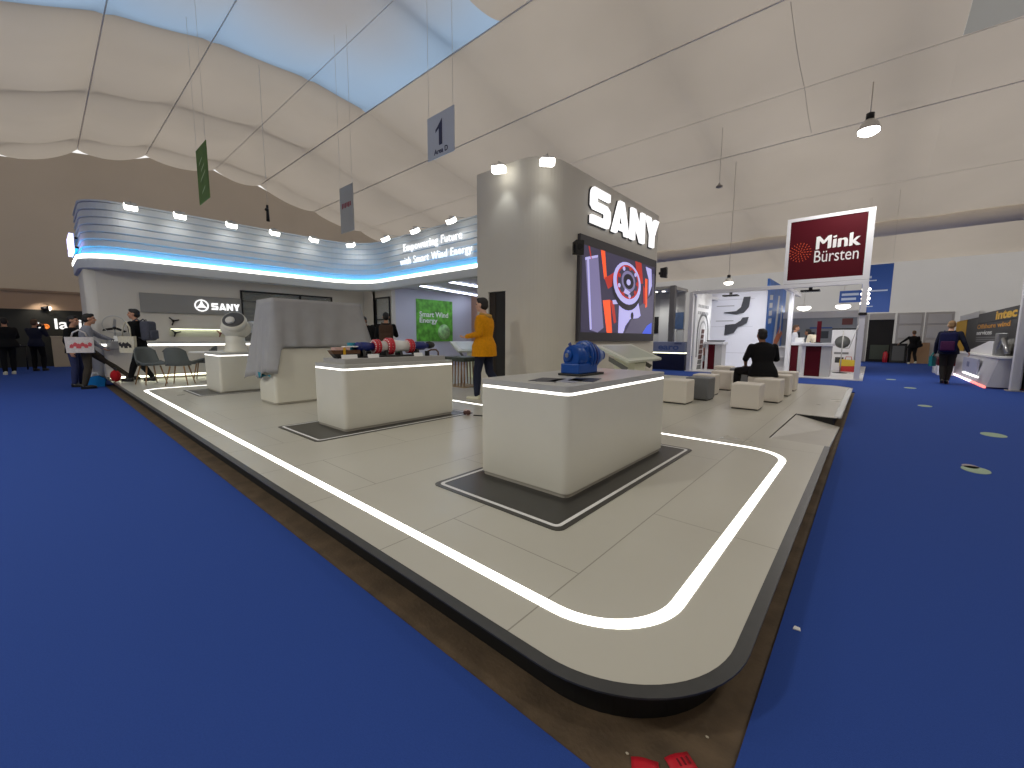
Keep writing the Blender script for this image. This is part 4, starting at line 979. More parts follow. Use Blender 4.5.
mb = MB(); mb.prism([(-.30, 1.82), (.10, 1.86), (.30, 2.0), (.36, 2.12), (.58, 2.14), (.52, 1.88), (.30, 1.76), (.18, 1.72), (.05, 1.48), (-.30, 1.38)], -.14, -.05, DKB, 'y'); mb.build('brush_profile', t)
for z in (2.62, 1.98): mb = MB(); mb.box(-.7, .0, -.056, -.05, z, z + .03, mat('tiny_print', (150, 152, 160), .6)); mb.build('caption_line', t)
t = thing('arch_board', 'tall round-topped white board with a grey arch print at the booth edge', 'board', (-5.15, 17.45, .03))
mb = MB(); top = [(1.0 * math.cos(R(a)) if False else y, z) for a, y, z in [(0, 0, 0)]]
prof = [(-.98, 0), (.98, 0), (.98, 2.92)] + [(.98 - .18 + .18 * math.cos(R(q)), 2.92 + .14 * math.sin(R(q))) for q in range(15, 91, 15)] + [(-.98 + .18 + .18 * math.cos(R(q)), 2.92 + .14 * math.sin(R(q))) for q in range(90, 181, 15)]
mb.prism(prof, -.03, .03, mat('board_white', (232, 233, 235), .5), 'x'); mb.build('panel', t)
mb = MB()
def arch(r0, r1, m, x):
    n = 16
    for k in range(n):
        a0, a1 = R(180 * k / n), R(180 * (k + 1) / n)
        mb.prism([(r0 * math.cos(a0), 1.35 + 1.25 * r0 * math.sin(a0)), (r1 * math.cos(a0), 1.35 + 1.25 * r1 * math.sin(a0)), (r1 * math.cos(a1), 1.35 + 1.25 * r1 * math.sin(a1)), (r0 * math.cos(a1), 1.35 + 1.25 * r0 * math.sin(a1))], .03, x, m, 'x')
    for s in (-1, 1): mb.prism([(s * r0, .5), (s * r1, .5), (s * r1, 1.36), (s * r0, 1.36)], .03, x, m, 'x')
arch(.62, .74, mat('arch_grey', (110, 112, 114), .6), .033); arch(.40, .47, mat('arch_pale', (176, 178, 180), .6), .033)
BRN = mat('belt_brown', (92, 62, 58), .6)
for k in range(8): mb.prism([(-.55 + .05 * k, .02 + .20 * k), (-.05 + .03 * k, .02 + .20 * k), (.0 + .03 * k, .19 + .20 * k), (-.50 + .05 * k, .19 + .20 * k)], .03, .034, BRN if k > 1 else mat('belt_grey', (120, 122, 122), .6), 'x')
mb.box(.03, .034, .2, .9, .0, .30, mat('print_red', (160, 60, 70), .6)); mb.box(.03, .034, .2, .7, .55, .85, mat('print_salmon', (232, 170, 150), .6))
for k in range(2):
    for j in range(7): mb.box(.03, .034, -.7 + .19 * j, -.7 + .19 * j + .13, 2.42 - .26 * k, 2.54 - .26 * k, mat('print_text', (150, 152, 156), .6))
mb.build('print', t)
t = thing('picture_panel', 'tall blue photo panel with white wind towers and an orange hand', 'panel', (-3.6, 23.5, .03))
mb = MB(); mb.box(-.04, .04, -2.35, 2.35, 0, 3.85, mat('photo_blue', (58, 120, 214), .5, noise=.25, nscale=1.2)); mb.build('panel', t)
mb = MB(); PW = mat('photo_white', (220, 226, 236), .5)
mb.prism([(-.6, .6), (.1, .6), (.5, 3.3), (.1, 3.3)], .04, .044, PW, 'x'); mb.prism([(.8, .5), (1.4, .5), (1.5, 2.9), (1.2, 2.9)], .04, .044, PW, 'x')
for k in range(4): mb.prism([(-2.0, 1.9 + .35 * k), (-1.3, 1.95 + .35 * k), (-1.3, 2.17 + .35 * k), (-2.0, 2.12 + .35 * k)], .04, .044, PW, 'x')
mb.prism([(-2.3, .1), (2.3, .1), (2.3, .6), (-2.3, .9)], .04, .046, mat('photo_green', (120, 140, 90), .6), 'x')
mb.prism([(-.6, .75), (.6, .95), (2.0, 1.5), (1.6, 1.65), (.9, 1.45), (1.2, 1.9), (.7, 1.6), (-.2, 1.2)], .044, .05, mat('photo_hand', (228, 140, 100), .6), 'x')
mb.build('print', t)
def lectern(loc, lab, w=.78, d=.6):
    t = thing('lectern', lab, 'lectern', loc, group='maroon and white lecterns of the brush booth'); a = w / 2
    mb = MB(); mb.box(-a - .05, a + .05, -d / 2 - .04, d / 2, 1.0, 1.10, BW, .008); mb.build('top', t)
    mb = MB(); mb.box(-a, -a + .10, -d / 2, d / 2 - .02, 0, 1.0, BW, .004); mb.build('side_panel', t)
    mb = MB(); mb.box(a - .26, a, -d / 2, d / 2 - .02, 0, 1.0, mat('lectern_grey', (190, 190, 192), .5), .004); mb.build('side_panel', t)
    mb = MB(); mb.box(-a + .10, a - .26, -d / 2 + .02, d / 2 - .04, 0, 1.0, MAROON, .004); o = mb.build('front_panel', t); o['label'] = 'maroon front panel'
    return t
lectern((-1.35, 17.05, .03), 'maroon fronted lectern under the right part of the maroon sign')
lectern((-2.05, 18.6, .03), 'maroon lectern further back behind the one under the sign', .6)
lectern((-4.72, 17.9, .03), 'maroon fronted lectern beside the arch board and brush wall', .62)
t = thing('sample_brush', 'long dark brush lying on the lectern beside the arch board', 'brush', (-4.72, 17.85, 1.13))
mb = MB(); mb.box(-.34, .34, -.05, .05, .03, .06, BLACK, .01); mb.build('back', t)
mb = MB(); mb.box(-.32, .30, -.04, .04, 0, .03, DKB); mb.build('bristles', t)
t = thing('upright_panel', 'narrow maroon upright panel standing on the right lectern', 'panel', (-1.35, 17.05, 1.13))
mb = MB(); mb.box(-.06, .06, -.02, .02, .02, .72, MAROON, .004); mb.build('board', t); mb = MB(); mb.box(-.1, .1, -.1, .1, 0, .02, BLACKM); mb.build('foot', t)
t = thing('small_box', 'small white box lying on the lectern behind the sign', 'box', (-2.02, 18.55, 1.13))
mb = MB(); mb.box(-.13, .13, -.1, .1, 0, .18, WHITEP, .006); mb.build('carton', t); mb = MB(); mb.box(-.131, .131, -.02, .02, .0, .181, mat('tape', (200, 190, 170), .5)); mb.build('tape_strip', t)
t = thing('display_cabinet', 'white cabinet with a round dark window at the back of the booth', 'cabinet', (-.85, 21.0, .03))
mb = MB(); mb.box(-.37, .37, -.2, .2, .0, 1.6, BW, .01); mb.build('body', t)
mb = MB(); mb.lathe([(.0, 0), (.24, 0), (.24, .02), (.0, .03)], (-.02, -.2, 1.12), (0, -1, 0), mat('drum_grey', (96, 98, 96), .4), 28); mb.build('round_window', t)
mb = MB(); mb.box(-.2, .06, -.215, -.2, .30, .52, mat('cab_dark', (60, 60, 62), .5)); mb.build('hatch', t); mb = MB(); mb.box(-.25, .2, -.215, -.2, .64, .72, mat('cab_line', (120, 120, 122), .5)); mb.build('label_strip', t)
mb = MB(); mb.box(-.38, .38, -.21, .21, 1.6, 1.66, BLACKM, .01); mb.build('lid', t)
t = thing('sign_stand', 'thin metal stand with a round base before the white cabinet', 'stand', (-.80, 19.2, .03))
mb = MB(); mb.lathe([(.22, 0), (.22, .015), (.03, .03)], (0, 0, 0), (0, 0, 1), BLACKM); mb.build('base', t)
mb = MB(); mb.cyl((0, 0, .03), (0, 0, 1.55), .018, .018, ALU, 10); mb.cyl((.2, 0, .9), (.42, 0, 1.8), .012, .012, ALU, 8); mb.cyl((0, 0, .9), (.2, 0, .9), .012, .012, ALU, 8); mb.build('pole', t)
t = thing('carrier_bag', 'red and yellow carrier bag on the booth floor beside the right post', 'bag', (-.62, 20.3, .03))
mb = MB(); mb.prism([(-.24, 0), (.24, 0), (.28, .42), (-.26, .46)], -.12, .12, mat('bag_red', (190, 50, 50), .6), 'y'); mb.prism([(-.26, .2), (.27, .22), (.28, .43), (-.26, .46)], -.125, .125, mat('bag_yellow', (220, 190, 60), .6), 'y'); mb.build('bag_body', t)
mb = MB(); mb.tube([(-.1, 0, .42), (-.08, 0, .56), (.08, 0, .56), (.1, 0, .42)], .012, mat('bag_red', (190, 50, 50)), 8); mb.build('handle', t)
t = thing('lamp_tower', 'white light tower with four stacked lit heads beside the right post', 'lamp', (-.32, 19.0, .03))
mb = MB(); mb.lathe([(.2, 0), (.2, .02), (.04, .04)], (0, 0, 0), (0, 0, 1), BW); mb.build('base', t); mb = MB(); mb.cyl((0, 0, .04), (.02, 0, 2.45), .05, .045, BW, 12); mb.build('pole', t)
for k in range(4):
    mb = MB(); mb.lathe([(.03, 0), (.12, .02), (.13, .06), (.11, .1), (.03, .12)], (.02 + .02 * (k % 2), 0, 2.42 + .16 * k), (0, 0, 1), mat('lamp_head', (255, 250, 240), .4, emit=3)); mb.build('lamp_head', t)
light('lamp_tower_light', 'POINT', (-.15, 18.6, 2.6), 60, (1, .97, .93), shadow_soft_size=.2)
# low white shelving and back booth beyond
t = thing('white_shelf', 'low white shelf unit between blue photo panel and the white post', 'shelf', (-3.0, 21.4, .03))
mb = MB(); mb.box(-.5, .3, -.2, .2, 0, .04, BW); mb.box(-.5, .3, -.2, .2, .42, .46, BW); mb.box(-.5, .3, -.2, .2, .86, .9, BW); mb.box(-.5, .3, .16, .2, 0, .9, BW); mb.build('shelves', t)
for x in (-.5, .26): mb = MB(); mb.box(x, x + .04, -.2, .2, .0, .9, BW); mb.build('side_panel', t)
t = thing('back_booth_wall', 'grey wall with white header and small dark pictures behind the brush booth', 'display wall', (-2.2, 25.5, 0))
mb = MB(); mb.box(-1.7, 1.6, -.05, .05, 0, 2.5, mat('back_grey', (150, 156, 164), .6)); mb.build('panel', t)
mb = MB(); mb.box(-1.72, 1.62, -.09, .09, 2.3, 2.62, mat('header_white', (214, 214, 216), .6)); mb.build('header', t)
mb = MB(); mb.box(-1.7, 1.6, -.12, -.05, 0, .95, mat('back_pale', (196, 200, 204), .6)); mb.build('lower_panel', t)
for k, x in enumerate((-.75, -.15, .4)): mb = MB(); mb.box(x - .17, x + .17, -.07, -.05, 1.3, 1.6 + .05 * (k == 2), mat('pic_dark', (48, 58, 70), .4)); mb.build('picture', t)
mb = MB(); mb.box(1.05, 1.45, -.07, -.05, 1.95, 2.25, mat('pic_red', (110, 50, 50), .5)); mb.build('picture', t)
mb = MB(); mb.box(-.2, .7, -.06, -.05, 1.78, 1.84, BLUEP); mb.build('caption_line', t)

# blue hanging banners beyond
def hung_blue(x0, x1, y, z0, z1, lab, lines):
    t, a, hh = hung_sign('blue_banner', lab, x0, x1, y, z0, z1, BLUEP, 'banner')
    mb = MB()
    for (u, v, ln, th) in lines: mb.box(-a + 2 * a * u, -a + 2 * a * (u + ln), -.012, -.008, hh * v, hh * (v + th), mat('banner_text', (196, 210, 232), .6))
    mb.build('print_lines', t)
hung_blue(-.47, .42, 22, 2.33, 4.2, 'large blue hanging banner right of the maroon sign', [(.18, .72, .12, .05), (.18, .66, .3, .025), (.18, .44, .7, .03), (.18, .12, .25, .02)])
hung_blue(-1.16, -.44, 22, 2.76, 3.24, 'small blue hanging banner under the maroon sign', [(.1, .58, .75, .2), (.1, .2, .65, .2)])
t = thing('fire_extinguisher', 'red fire extinguisher at the far back wall', 'fire extinguisher', (.62, 30.5, 0))
mb = MB(); mb.lathe([(.1, 0), (.11, .03), (.11, .5), (.05, .6)], (0, 0, 0), (0, 0, 1), REDE); mb.build('cylinder', t); mb = MB(); mb.cyl((0, 0, .6), (0, 0, .68), .03, .03, BLACK, 10); mb.tube([(0, 0, .66), (.12, 0, .6), (.15, 0, .3)], .015, BLACK, 8); mb.build('hose', t)
t = thing('dark_board', 'black framed board leaning at the far back wall', 'board', (1.12, 30.45, 0))
mb = MB(); Mx = Matrix.Rotation(R(-6), 4, 'X'); mb.box(-.34, .34, -.03, .03, 0, 1.05, BLACKM, .02, M=Mx); mb.build('frame', t); mb = MB(); mb.box(-.24, .24, -.036, -.03, .12, .92, mat('board_grey', (96, 98, 98), .6), M=Mx); mb.build('panel', t)
t = thing('cardboard_sheet', 'brown cardboard sheet leaning at the far back wall', 'cardboard', (1.95, 30.5, 0))
mb = MB(); mb.box(-.35, .35, -.02, .02, 0, 1.1, mat('cardboard', (170, 138, 104), .8), M=Matrix.Rotation(R(-5), 4, 'X')); mb.build('sheet', t)

# ------------------------------------------------------------------ pale booth left of the arch board
t = thing('reception_desk', 'pale blue desk front with earo lettering over a dark base', 'desk', (-6.1, 16.7, 0))
mb = MB(); mb.box(-.75, .62, -.2, .35, .70, 1.12, mat('desk_blue', (150, 160, 190), .5), .008); mb.build('front_panel', t)
mb = MB(); mb.box(-.72, .62, -.16, .3, .0, .66, mat('desk_base', (20, 26, 62), .5)); mb.build('base', t)
mb = MB(); mb.box(-.74, .63, -.19, .3, .66, .70, mat('desk_led', (255, 255, 214), .4, emit=2.5)); mb.build('light_band', t)
mb = MB(); mb.text('earo', (-.42, -.201, .80), (1, 0, 0), (0, 0, 1), mat('desk_letter', (92, 116, 172), .5), w=.82, h=.17, depth=.006, bold=.03); mb.box(.22, .50, -.204, -.2, 1.03, 1.06, NAVYP); mb.build('lettering', t)
t = thing('booth_wall_unit', 'pale wall with dark screen and blue picture behind the earo desk', 'display wall', (-7.0, 19.0, 0))
mb = MB(); mb.box(-1.4, .62, -.05, .05, 0, 3.3, mat('pale_wall', (196, 197, 194), .6)); mb.build('panel', t)
for x in (-.28, .12): mb = MB(); mb.box(x - .2, x + .2, -.08, -.05, .9, 3.05, mat('pale_panel', (210, 211, 208), .5), .005); mb.build('panel_strip', t)
mb = MB(); mb.box(-.74, -.52, -.09, -.05, 1.5, 2.25, BLACK, .005); mb.build('screen', t)
mb = MB(); mb.box(.22, .60, -.09, -.05, 1.68, 2.42, mat('pic_blue', (66, 92, 132), .5, noise=.4, nscale=2)); mb.build('picture', t)
mb = MB(); mb.box(-1.5, .68, -1.6, .1, 3.30, 3.42, mat('pale_beam', (188, 186, 182), .6)); mb.build('canopy', t)
mb = MB(); mb.box(.55, .75, -1.7, -1.5, 0, 3.42, mat('grey_post', (128, 128, 130), .6)); mb.build('post', t)
for k, (x, y) in enumerate(((-.62, -1.2), (-.36, -.9), (-.02, -.9))): mb = MB(); mb.lathe([(.07, 0), (.07, .02), (.0, .025)], (x, y, 3.30), (0, 0, -1), mat('spot_lens', (255, 250, 240), .4, emit=5)); mb.build('downlight', t)
light('booth_downlight', 'SPOT', (-7.3, 17.6, 3.2), 90, (1, .98, .95), target=(-7.2, 18.6, 0), spot_size=R(120), spot_blend=.6, shadow_soft_size=.2)
# open white frame portal left of the arch board
# ------------------------------------------------------------------ booth on the right edge
XR = 2.95
t = thing('dark_booth_wall', 'black booth wall with yellow panel and wind service lettering', 'display wall', (XR, 21, 0))
mb = MB(); mb.box(0, .1, -6.5, 4.6, 0, 2.2, BLACK); mb.build('panel', t)
mb = MB(); mb.box(-.01, .1, 4.6, 7.4, 0, 2.1, mat('panel_yellow', (196, 150, 20), .6)); o = mb.build('yellow_panel', t)
mb = MB(); mb.box(-.03, .12, 2.0, 6.4, 2.1, 2.32, mat('head_pale', (206, 206, 204), .6)); mb.build('header', t)
mb = MB(); mb.box(-.03, .12, -6.5, 2.0, 1.86, 2.2, mat('head_dark', (58, 58, 58), .6)); mb.build('header', t)
mb = MB(); RY, UZ = (0, -1, 0), (0, 0, 1)
mb.text('intec', (-.031, -.9, 1.90), RY, UZ, YELLOWP, w=2.6, h=.26, depth=.005, bold=.04)
mb.text('Offshore wind', (-.001, 2.2, 1.66), RY, UZ, mat('letter_amber', (214, 150, 50), .6), w=4.9, h=.16, depth=.005, bold=.02); mb.text('services', (-.001, 2.2, 1.44), RY, UZ, WHITEP, w=2.6, h=.15, depth=.005, bold=.02)
mb.build('lettering', t)
mb = MB()
for k in range(3): mb.box(-.004, 0, -2.2 + .4 * k, 2.2, 1.34 - .07 * k, 1.365 - .07 * k, mat('small_lines', (150, 150, 150), .6))
mb.build('text_lines', t)
mb = MB(); mb.prism([(-6.4, .95), (-1.0, .95), (-1.8, 1.15), (-3.0, 1.3), (-6.4, 1.3)], -.006, 0, mat('photo_grey', (140, 140, 138), .6, noise=.5, nscale=3), 'x'); mb.build('picture', t)
t = thing('right_counter', 'long white counter with a glowing foot line along the dark booth', 'counter', (2.62, 19.45, 0))
mb = MB(); mb.prism([(-.28, .04), (.3, .04), (.3, .78), (-.12, .78)], -3.3, 4.0, mat('counter_pale', (200, 200, 206), .5), 'y'); mb.build('body', t)
mb = MB(); mb.box(-.16, .3, -3.35, 4.05, .78, .83, WHITEP, .006); mb.build('top', t)
mb = MB(); mb.box(-.31, -.27, -3.2, -1.2, .0, .05, mat('led_red', (255, 120, 110), .4, emit=2)); mb.build('red_foot_light', t)
mb = MB(); mb.box(-.31, -.27, -1.2, 4.0, .0, .05, mat('led_rose', (255, 226, 226), .4, emit=2.2)); mb.build('white_foot_light', t)
mb = MB(); mb.box(-.26, -.22, -1.6, .9, .26, .70, mat('plate_grey', (172, 176, 196), .5), M=Matrix.Rotation(0, 4, 'Y')); mb.box(-.264, -.26, -.3, .1, .42, .58, mat('plate_mark', (110, 116, 150), .5)); mb.build('plate', t)
mb = MB(); mb.box(-.27, -.23, -1.9, .7, .18, .215, mat('led_white2', (255, 255, 250), .4, emit=3)); mb.build('plate_light', t)
t = thing('white_machine', 'white angular machine model on the long right counter', 'machine model', (2.68, 18.6, .831))
mb = MB(); mb.prism([(-1.0, 0), (2.4, 0), (2.4, .10), (-.4, .40), (-1.0, .40)], -.1, .1, WHITEP, 'x'); mb.build('slanted_housing', t)
mb = MB(); mb.box(-.09, .09, -1.35, -1.0, 0, .62, STEEL, .02); mb.build('column', t)
mb = MB(); mb.tube([(-.05, -2.4, .1), (-.05, -1.8, .45), (-.05, -1.4, .2)], .05, STEEL, 10); mb.build('arm', t)
for k, y in enumerate((22.4, 21.3)):
    t = thing('bar_seat', 'maroon boxed seat by the right booth, %s the walking man' % ('behind' if k == 0 else 'beside'), 'seat', (2.05, y, 0), group='maroon seats at the right booth')
    mb = MB(); mb.box(-.22, .22, -.3, .3, .34, .62, MAROON, .03); mb.build('seat', t); mb = MB(); mb.box(-.2, .2, -.28, .28, 0, .34, BW, .01); mb.build('base', t)
t = thing('white_post', 'white post at the right edge of the picture before the dark booth', 'post', (2.75, 15.8, 0))
mb = MB(); mb.box(-.08, .08, -.08, .08, .02, 3.6, BW, .01); mb.build('shaft', t); mb = MB(); mb.box(-.14, .14, -.14, .14, 0, .02, ALU); mb.build('base_plate', t)

# unseen fill spots added over the aisles to brighten the counters and deck
for x, y, e in ((3.2, 2.0, 280), (4.0, 9.0, 320), (3.5, -4.5, 150), (-5.0, -4.5, 660), (-9.5, -6.0, 620)):
    light('fill_spot', 'SPOT', (x, y, roof_z(x, y) - 1.1), e, (1, .99, .90), target=(x - .5, y + .6, 0), spot_size=R(155), spot_blend=.6, shadow_soft_size=.3)

# grey vent panel in the roof at the upper right
mb = MB(); mb.sheet([[(x, y, roof_z(x, y) - .012) for y in [11.75 + .33 * k for k in range(9)]] for x in [1.02 + .3 * k for k in range(9)]], fabric_material('vent_mesh', (150, 148, 142), .40, (198, 196, 190)))
tag(mb.build('roof_vent', normals=False), 'grey mesh vent panel let into the roof at upper right', 'vent')

# ------------------------------------------------------------------ dark booth far left
t = thing('dark_booth', 'long black booth wall with white solaris lettering at far left', 'display wall', (-25, .2, 0))
mb = MB(); mb.box(-.2, 0, -6, 1.6, 0, 2.26, mat('booth_charcoal', (48, 50, 46), .7)); mb.build('panel', t)
mb = MB(); mb.box(-.2, .02, -6, 1.6, 2.26, 2.95, mat('booth_beige', (196, 168, 140), .7)); o = mb.build('beige_header', t)
mb = MB(); mb.box(-.2, .06, -6, 1.6, 2.92, 3.02, mat('booth_rim', (170, 146, 122), .7)); mb.build('rim', t)
mb = MB(); mb.text('laris', (.001, .22, 1.50), (0, 1, 0), (0, 0, 1), LETTERDIM, w=1.02, h=.42, depth=.02, bold=.015); mb.build('lettering', t)
mb = MB(); mb.lathe([(.10, .02), (.06, .021), (.06, 0), (.10, 0)], (.001, -.02, 1.60), (1, 0, 0), mat('orange_glow', (255, 140, 60), .4, emit=.7), 28); mb.build('emblem_disc', t)
mb = MB(); mb.text('s', (.001, -.36, 1.50), (0, 1, 0), (0, 0, 1), LETTERDIM, w=.2, h=.26, depth=.02, bold=.05); mb.build('first_letter', t)
mb = MB(); mb.box(.0, .5, -3.0, -.8, .9, .94, BLACKM); mb.build('shelf', t)
t = thing('booth_lamp', 'small lit spot lamp on top of the black booth wall', 'lamp', (-24.9, .1, 2.32))
mb = MB(); mb.cyl((0, 0, 0), (0, .22, .0), .05, .10, BLACKM, 14); mb.build('head', t); mb = MB(); mb.cyl((0, .22, 0), (.02, .26, 0), .09, .05, mat('booth_lamp_lens', (255, 244, 224), .4, emit=8), 14); mb.build('lens', t)
light('booth_lamp_light', 'SPOT', (-24.6, .1, 2.6), 20, (1, .88, .75), target=(-25, .2, 1.4), spot_size=R(120), spot_blend=.7, shadow_soft_size=.1)
t = thing('cream_counter', 'cream box counter before the black booth wall', 'counter', (-24.6, .82, 0))
mb = MB(); mb.box(-.3, .35, -.55, .5, 0, 1.18, mat('cream_board', (200, 184, 156), .6), .01); mb.build('body', t); mb = MB(); mb.box(-.32, .37, -.57, .52, 1.18, 1.22, mat('cream_top', (210, 196, 170), .5)); mb.build('top', t)
t = thing('low_table', 'low dark table with papers before the black booth wall', 'table', (-23.5, -.85, 0))
mb = MB(); mb.box(-.4, .4, -.5, .5, .84, .88, BLACKM, .01); mb.build('top', t)
for sx in (-.35, .35):
    for sy in (-.45, .45): mb = MB(); mb.cyl((sx, sy, 0), (sx, sy, .84), .02, .02, BLACKM, 8); mb.build('leg', t)
mb = MB(); mb.box(-.13, .13, -.3, .3, 0, .03, mat('paper_pile', (170, 164, 154), .7)); o = mb.build('paper_stack'); o.location = (-23.25, -.8, .881); tag(o, 'pale stack of papers on the low dark table', 'papers')

# ------------------------------------------------------------------ people
def remesh(mb, voxel, m, name, parent, smooth_it=4):
    """fuse the collected shapes into one continuous surface"""
    me = bpy.data.meshes.new(name); mb.bm.to_mesh(me); mb.bm.free()
    o = bpy.data.objects.new(name, me); C.objects.link(o)
    r = o.modifiers.new('fuse', 'REMESH'); r.mode = 'VOXEL'; r.voxel_size = voxel; r.use_smooth_shade = True
    s = o.modifiers.new('smooth', 'SMOOTH'); s.iterations = smooth_it; s.factor = .5
    dg = bpy.context.evaluated_depsgraph_get(); new = bpy.data.meshes.new_from_object(o.evaluated_get(dg))
    o.modifiers.clear(); o.data = new; bpy.data.meshes.remove(me); new.name = name
    new.materials.clear(); new.materials.append(m)
    for p in new.polygons: p.use_smooth = True; p.material_index = 0
    if parent is not None: o.parent = parent
    return o

BASE = dict(pel=(0, 0, .96), che=(0, .0, 1.27), nek=(0, .0, 1.475), hed=(0, .035, 1.63),
            shR=(.18, 0, 1.395), elR=(.225, -.03, 1.13), wrR=(.235, .05, .88), hiR=(.09, 0, .93), knR=(.10, .03, .50), anR=(.10, -.02, .09),
            shL=(-.18, 0, 1.395), elL=(-.225, -.03, 1.13), wrL=(-.235, .05, .88), hiL=(-.09, 0, .93), knL=(-.10, .03, .50), anL=(-.10, -.02, .09))
def person(label, loc, rz, pose, skin, hair, top, bottom, shoe, H=1.75, hem_len=.40, sleeve=1.0, hair_long=False, bare_leg=False, group=None, look=0.0, open_jacket=None, bulk=1.0, footdir=None):
    """local frame: faces +Y, right hand on +X"""
    J = dict(BASE); J.update(pose); s = H / 1.75
    J = {k: V(v) * s for k, v in J.items()}
    t = thing('person', label, 'person', loc, rz, group)
    footdir = footdir or {}
    # ---- head frame
    hc = J['hed']; Mh = Matrix.Translation(hc) @ Matrix.Rotation(R(look), 4, 'Z')
    hv = lambda x, y, z: Mh @ V((x * s, y * s, z * s))
    dummy = WHITE
    def hell(mb, c, r): mb.ell(V(c) * s, V(r) * s, dummy, 18, 12, M=Mh)
    def torso(mb, k):
        hem = .15 if k < 1 else hem_len
        p, c, n = J['pel'], J['che'], J['nek']; sh = (J['shR'] - J['shL']).normalized()
        pts = [(p - (c - p) * hem, .135 + .065 * (k > 1), .105 + .045 * (k > 1)), (p, .155 + .03 * (k > 1), .112 + .03 * (k > 1)), (p.lerp(c, .45), .135, .098), (c, .165, .115), (c.lerp(n, .5), .178, .10), (c.lerp(n, .80), .135, .078), (n, .062, .062)]
        g = []
        for i, (q, a, b) in enumerate(pts):
            up_ = (pts[min(i + 1, len(pts) - 1)][0] - pts[max(i - 1, 0)][0]).normalized()
            right = sh if i > 2 else V((1, 0, 0)).lerp(sh, .3); right = (right - up_ * right.dot(up_)).normalized(); f = up_.cross(right)
            g.append([q + right * (a * k * bulk * s * math.cos(w_)) + f * (b * k * bulk * s * math.sin(w_)) for w_ in [2 * math.pi * j / 20 for j in range(20)]])
        vs = [v for row in g for v in row]; fs = []
        for i in range(len(g) - 1):
            for j in range(20): fs.append([i * 20 + j, i * 20 + (j + 1) % 20, (i + 1) * 20 + (j + 1) % 20, (i + 1) * 20 + j])
        fs += [list(range(20))[::-1], [(len(g) - 1) * 20 + j for j in range(20)]]
        mb.add(vs, fs, dummy)
    def arm(mb, S, k, e=0.0, frac=1.0):
        a, b, c = J['sh' + S], J['el' + S], J['wr' + S]
        mb.capsule(a, b, (.052 * k + e) * s, (.042 * k + e) * s, dummy)
        if frac > .5: mb.capsule(b, b.lerp(c, (frac - .5) * 2), (.041 * k + e) * s, ((.041 + (.028 - .041) * (frac - .5) * 2) * k + e) * s, dummy)
    def leg(mb, S, k, e=0.0, frac=1.0):
        a, b, c = J['hi' + S], J['kn' + S], J['an' + S]
        mb.capsule(a, b, (.082 * k + e) * s, (.054 * k + e) * s, dummy)
        if frac > .5:
            q = b.lerp(c, .35); mb.capsule(b, q, (.052 * k + e) * s, (.055 * k + e) * s, dummy); mb.capsule(q, b.lerp(c, max(.36, (frac - .5) * 2)), (.055 * k + e) * s, (.036 * k + e) * s, dummy)
    def fdir(S): a = R(footdir.get(S, 0)); return V((-math.sin(a), math.cos(a), 0))
    # ---- body: one continuous surface with face, ears, hands with five fingers, feet
    mb = MB(); torso(mb, .94)
    mb.capsule(J['nek'] - V((0, 0, .03 * s)), hc + V((0, -.01 * s, -.05 * s)), .056 * s, .052 * s, dummy)
    hell(mb, (0, -.012, .025), (.076, .096, .098)); hell(mb, (0, .028, -.045), (.058, .068, .072)); hell(mb, (0, .062, -.088), (.028, .026, .024))
    mb.capsule(hv(0, .088, .022), hv(0, .110, -.022), .010 * s, .015 * s, dummy, 10)
    hell(mb, (0, .078, .034), (.056, .018, .014)); hell(mb, (0, .088, -.058), (.026, .012, .012))
    for sx in (-1, 1): hell(mb, (sx * .078, -.008, -.005), (.012, .020, .032)); hell(mb, (sx * .042, .062, -.028), (.024, .024, .02))
    for S in 'RL':
        sg = 1 if S == 'R' else -1
        arm(mb, S, .95); leg(mb, S, .92)
        mb.ell(J['sh' + S], (.055 * s,) * 3, dummy); mb.ell(J['hi' + S] + V((0, -.01 * s, 0)), (.08 * s, .08 * s, .08 * s), dummy)
        w_ = J['wr' + S]; d = (w_ - J['el' + S]).normalized(); side = d.cross(V((0, 0, 1))) if abs(d.z) < .8 else d.cross(V((1, 0, 0)))
        side = side.normalized() * (1 if True else 1); nrm = d.cross(side).normalized()
        Mp = Matrix((side, d, nrm)).transposed().to_4x4(); Mp.translation = w_ + d * (.045 * s)
        mb.ell((0, 0, 0), V((.040, .052, .018)) * s, dummy, 14, 10, M=Mp)
        palm_in = -nrm if nrm.x * sg > 0 or abs(nrm.x) < .2 else nrm
        for k, (off, ln) in enumerate(((-.030, .066), (-.010, .076), (.011, .072), (.030, .056))):
            p0 = w_ + d * (.085 * s) + side * (off * s); p1 = p0 + (d * .82 + palm_in * .35).normalized() * (ln * .52 * s); p2 = p1 + (d * .45 + palm_in * .75).normalized() * (ln * .5 * s)
            mb.capsule(p0, p1, .0095 * s, .0088 * s, dummy, 10); mb.capsule(p1, p2, .0088 * s, .0075 * s, dummy, 10)
        th = side * (-1 if (side.y > 0) == (sg > 0) and False else (1 if side.y > 0 else -1))
        p0 = w_ + d * (.03 * s) + th * (.030 * s); p1 = p0 + (d * .7 + th * .7).normalized() * (.038 * s); p2 = p1 + (d * .95 + th * .15 + palm_in * .3).normalized() * (.032 * s)
        mb.capsule(p0, p1, .012 * s, .0105 * s, dummy, 10); mb.capsule(p1, p2, .0105 * s, .0085 * s, dummy, 10)
        an = J['an' + S]; fd = fdir(S); mb.capsule(an + V((0, 0, -.03 * s)) - fd * (.03 * s), an + V((0, 0, -.055 * s)) + fd * (.15 * s), .034 * s, .026 * s, dummy)
    remesh(mb, .0095, skin, 'body', t, 2)
    # ---- clothing follows the body
    mb = MB(); torso(mb, 1.09)
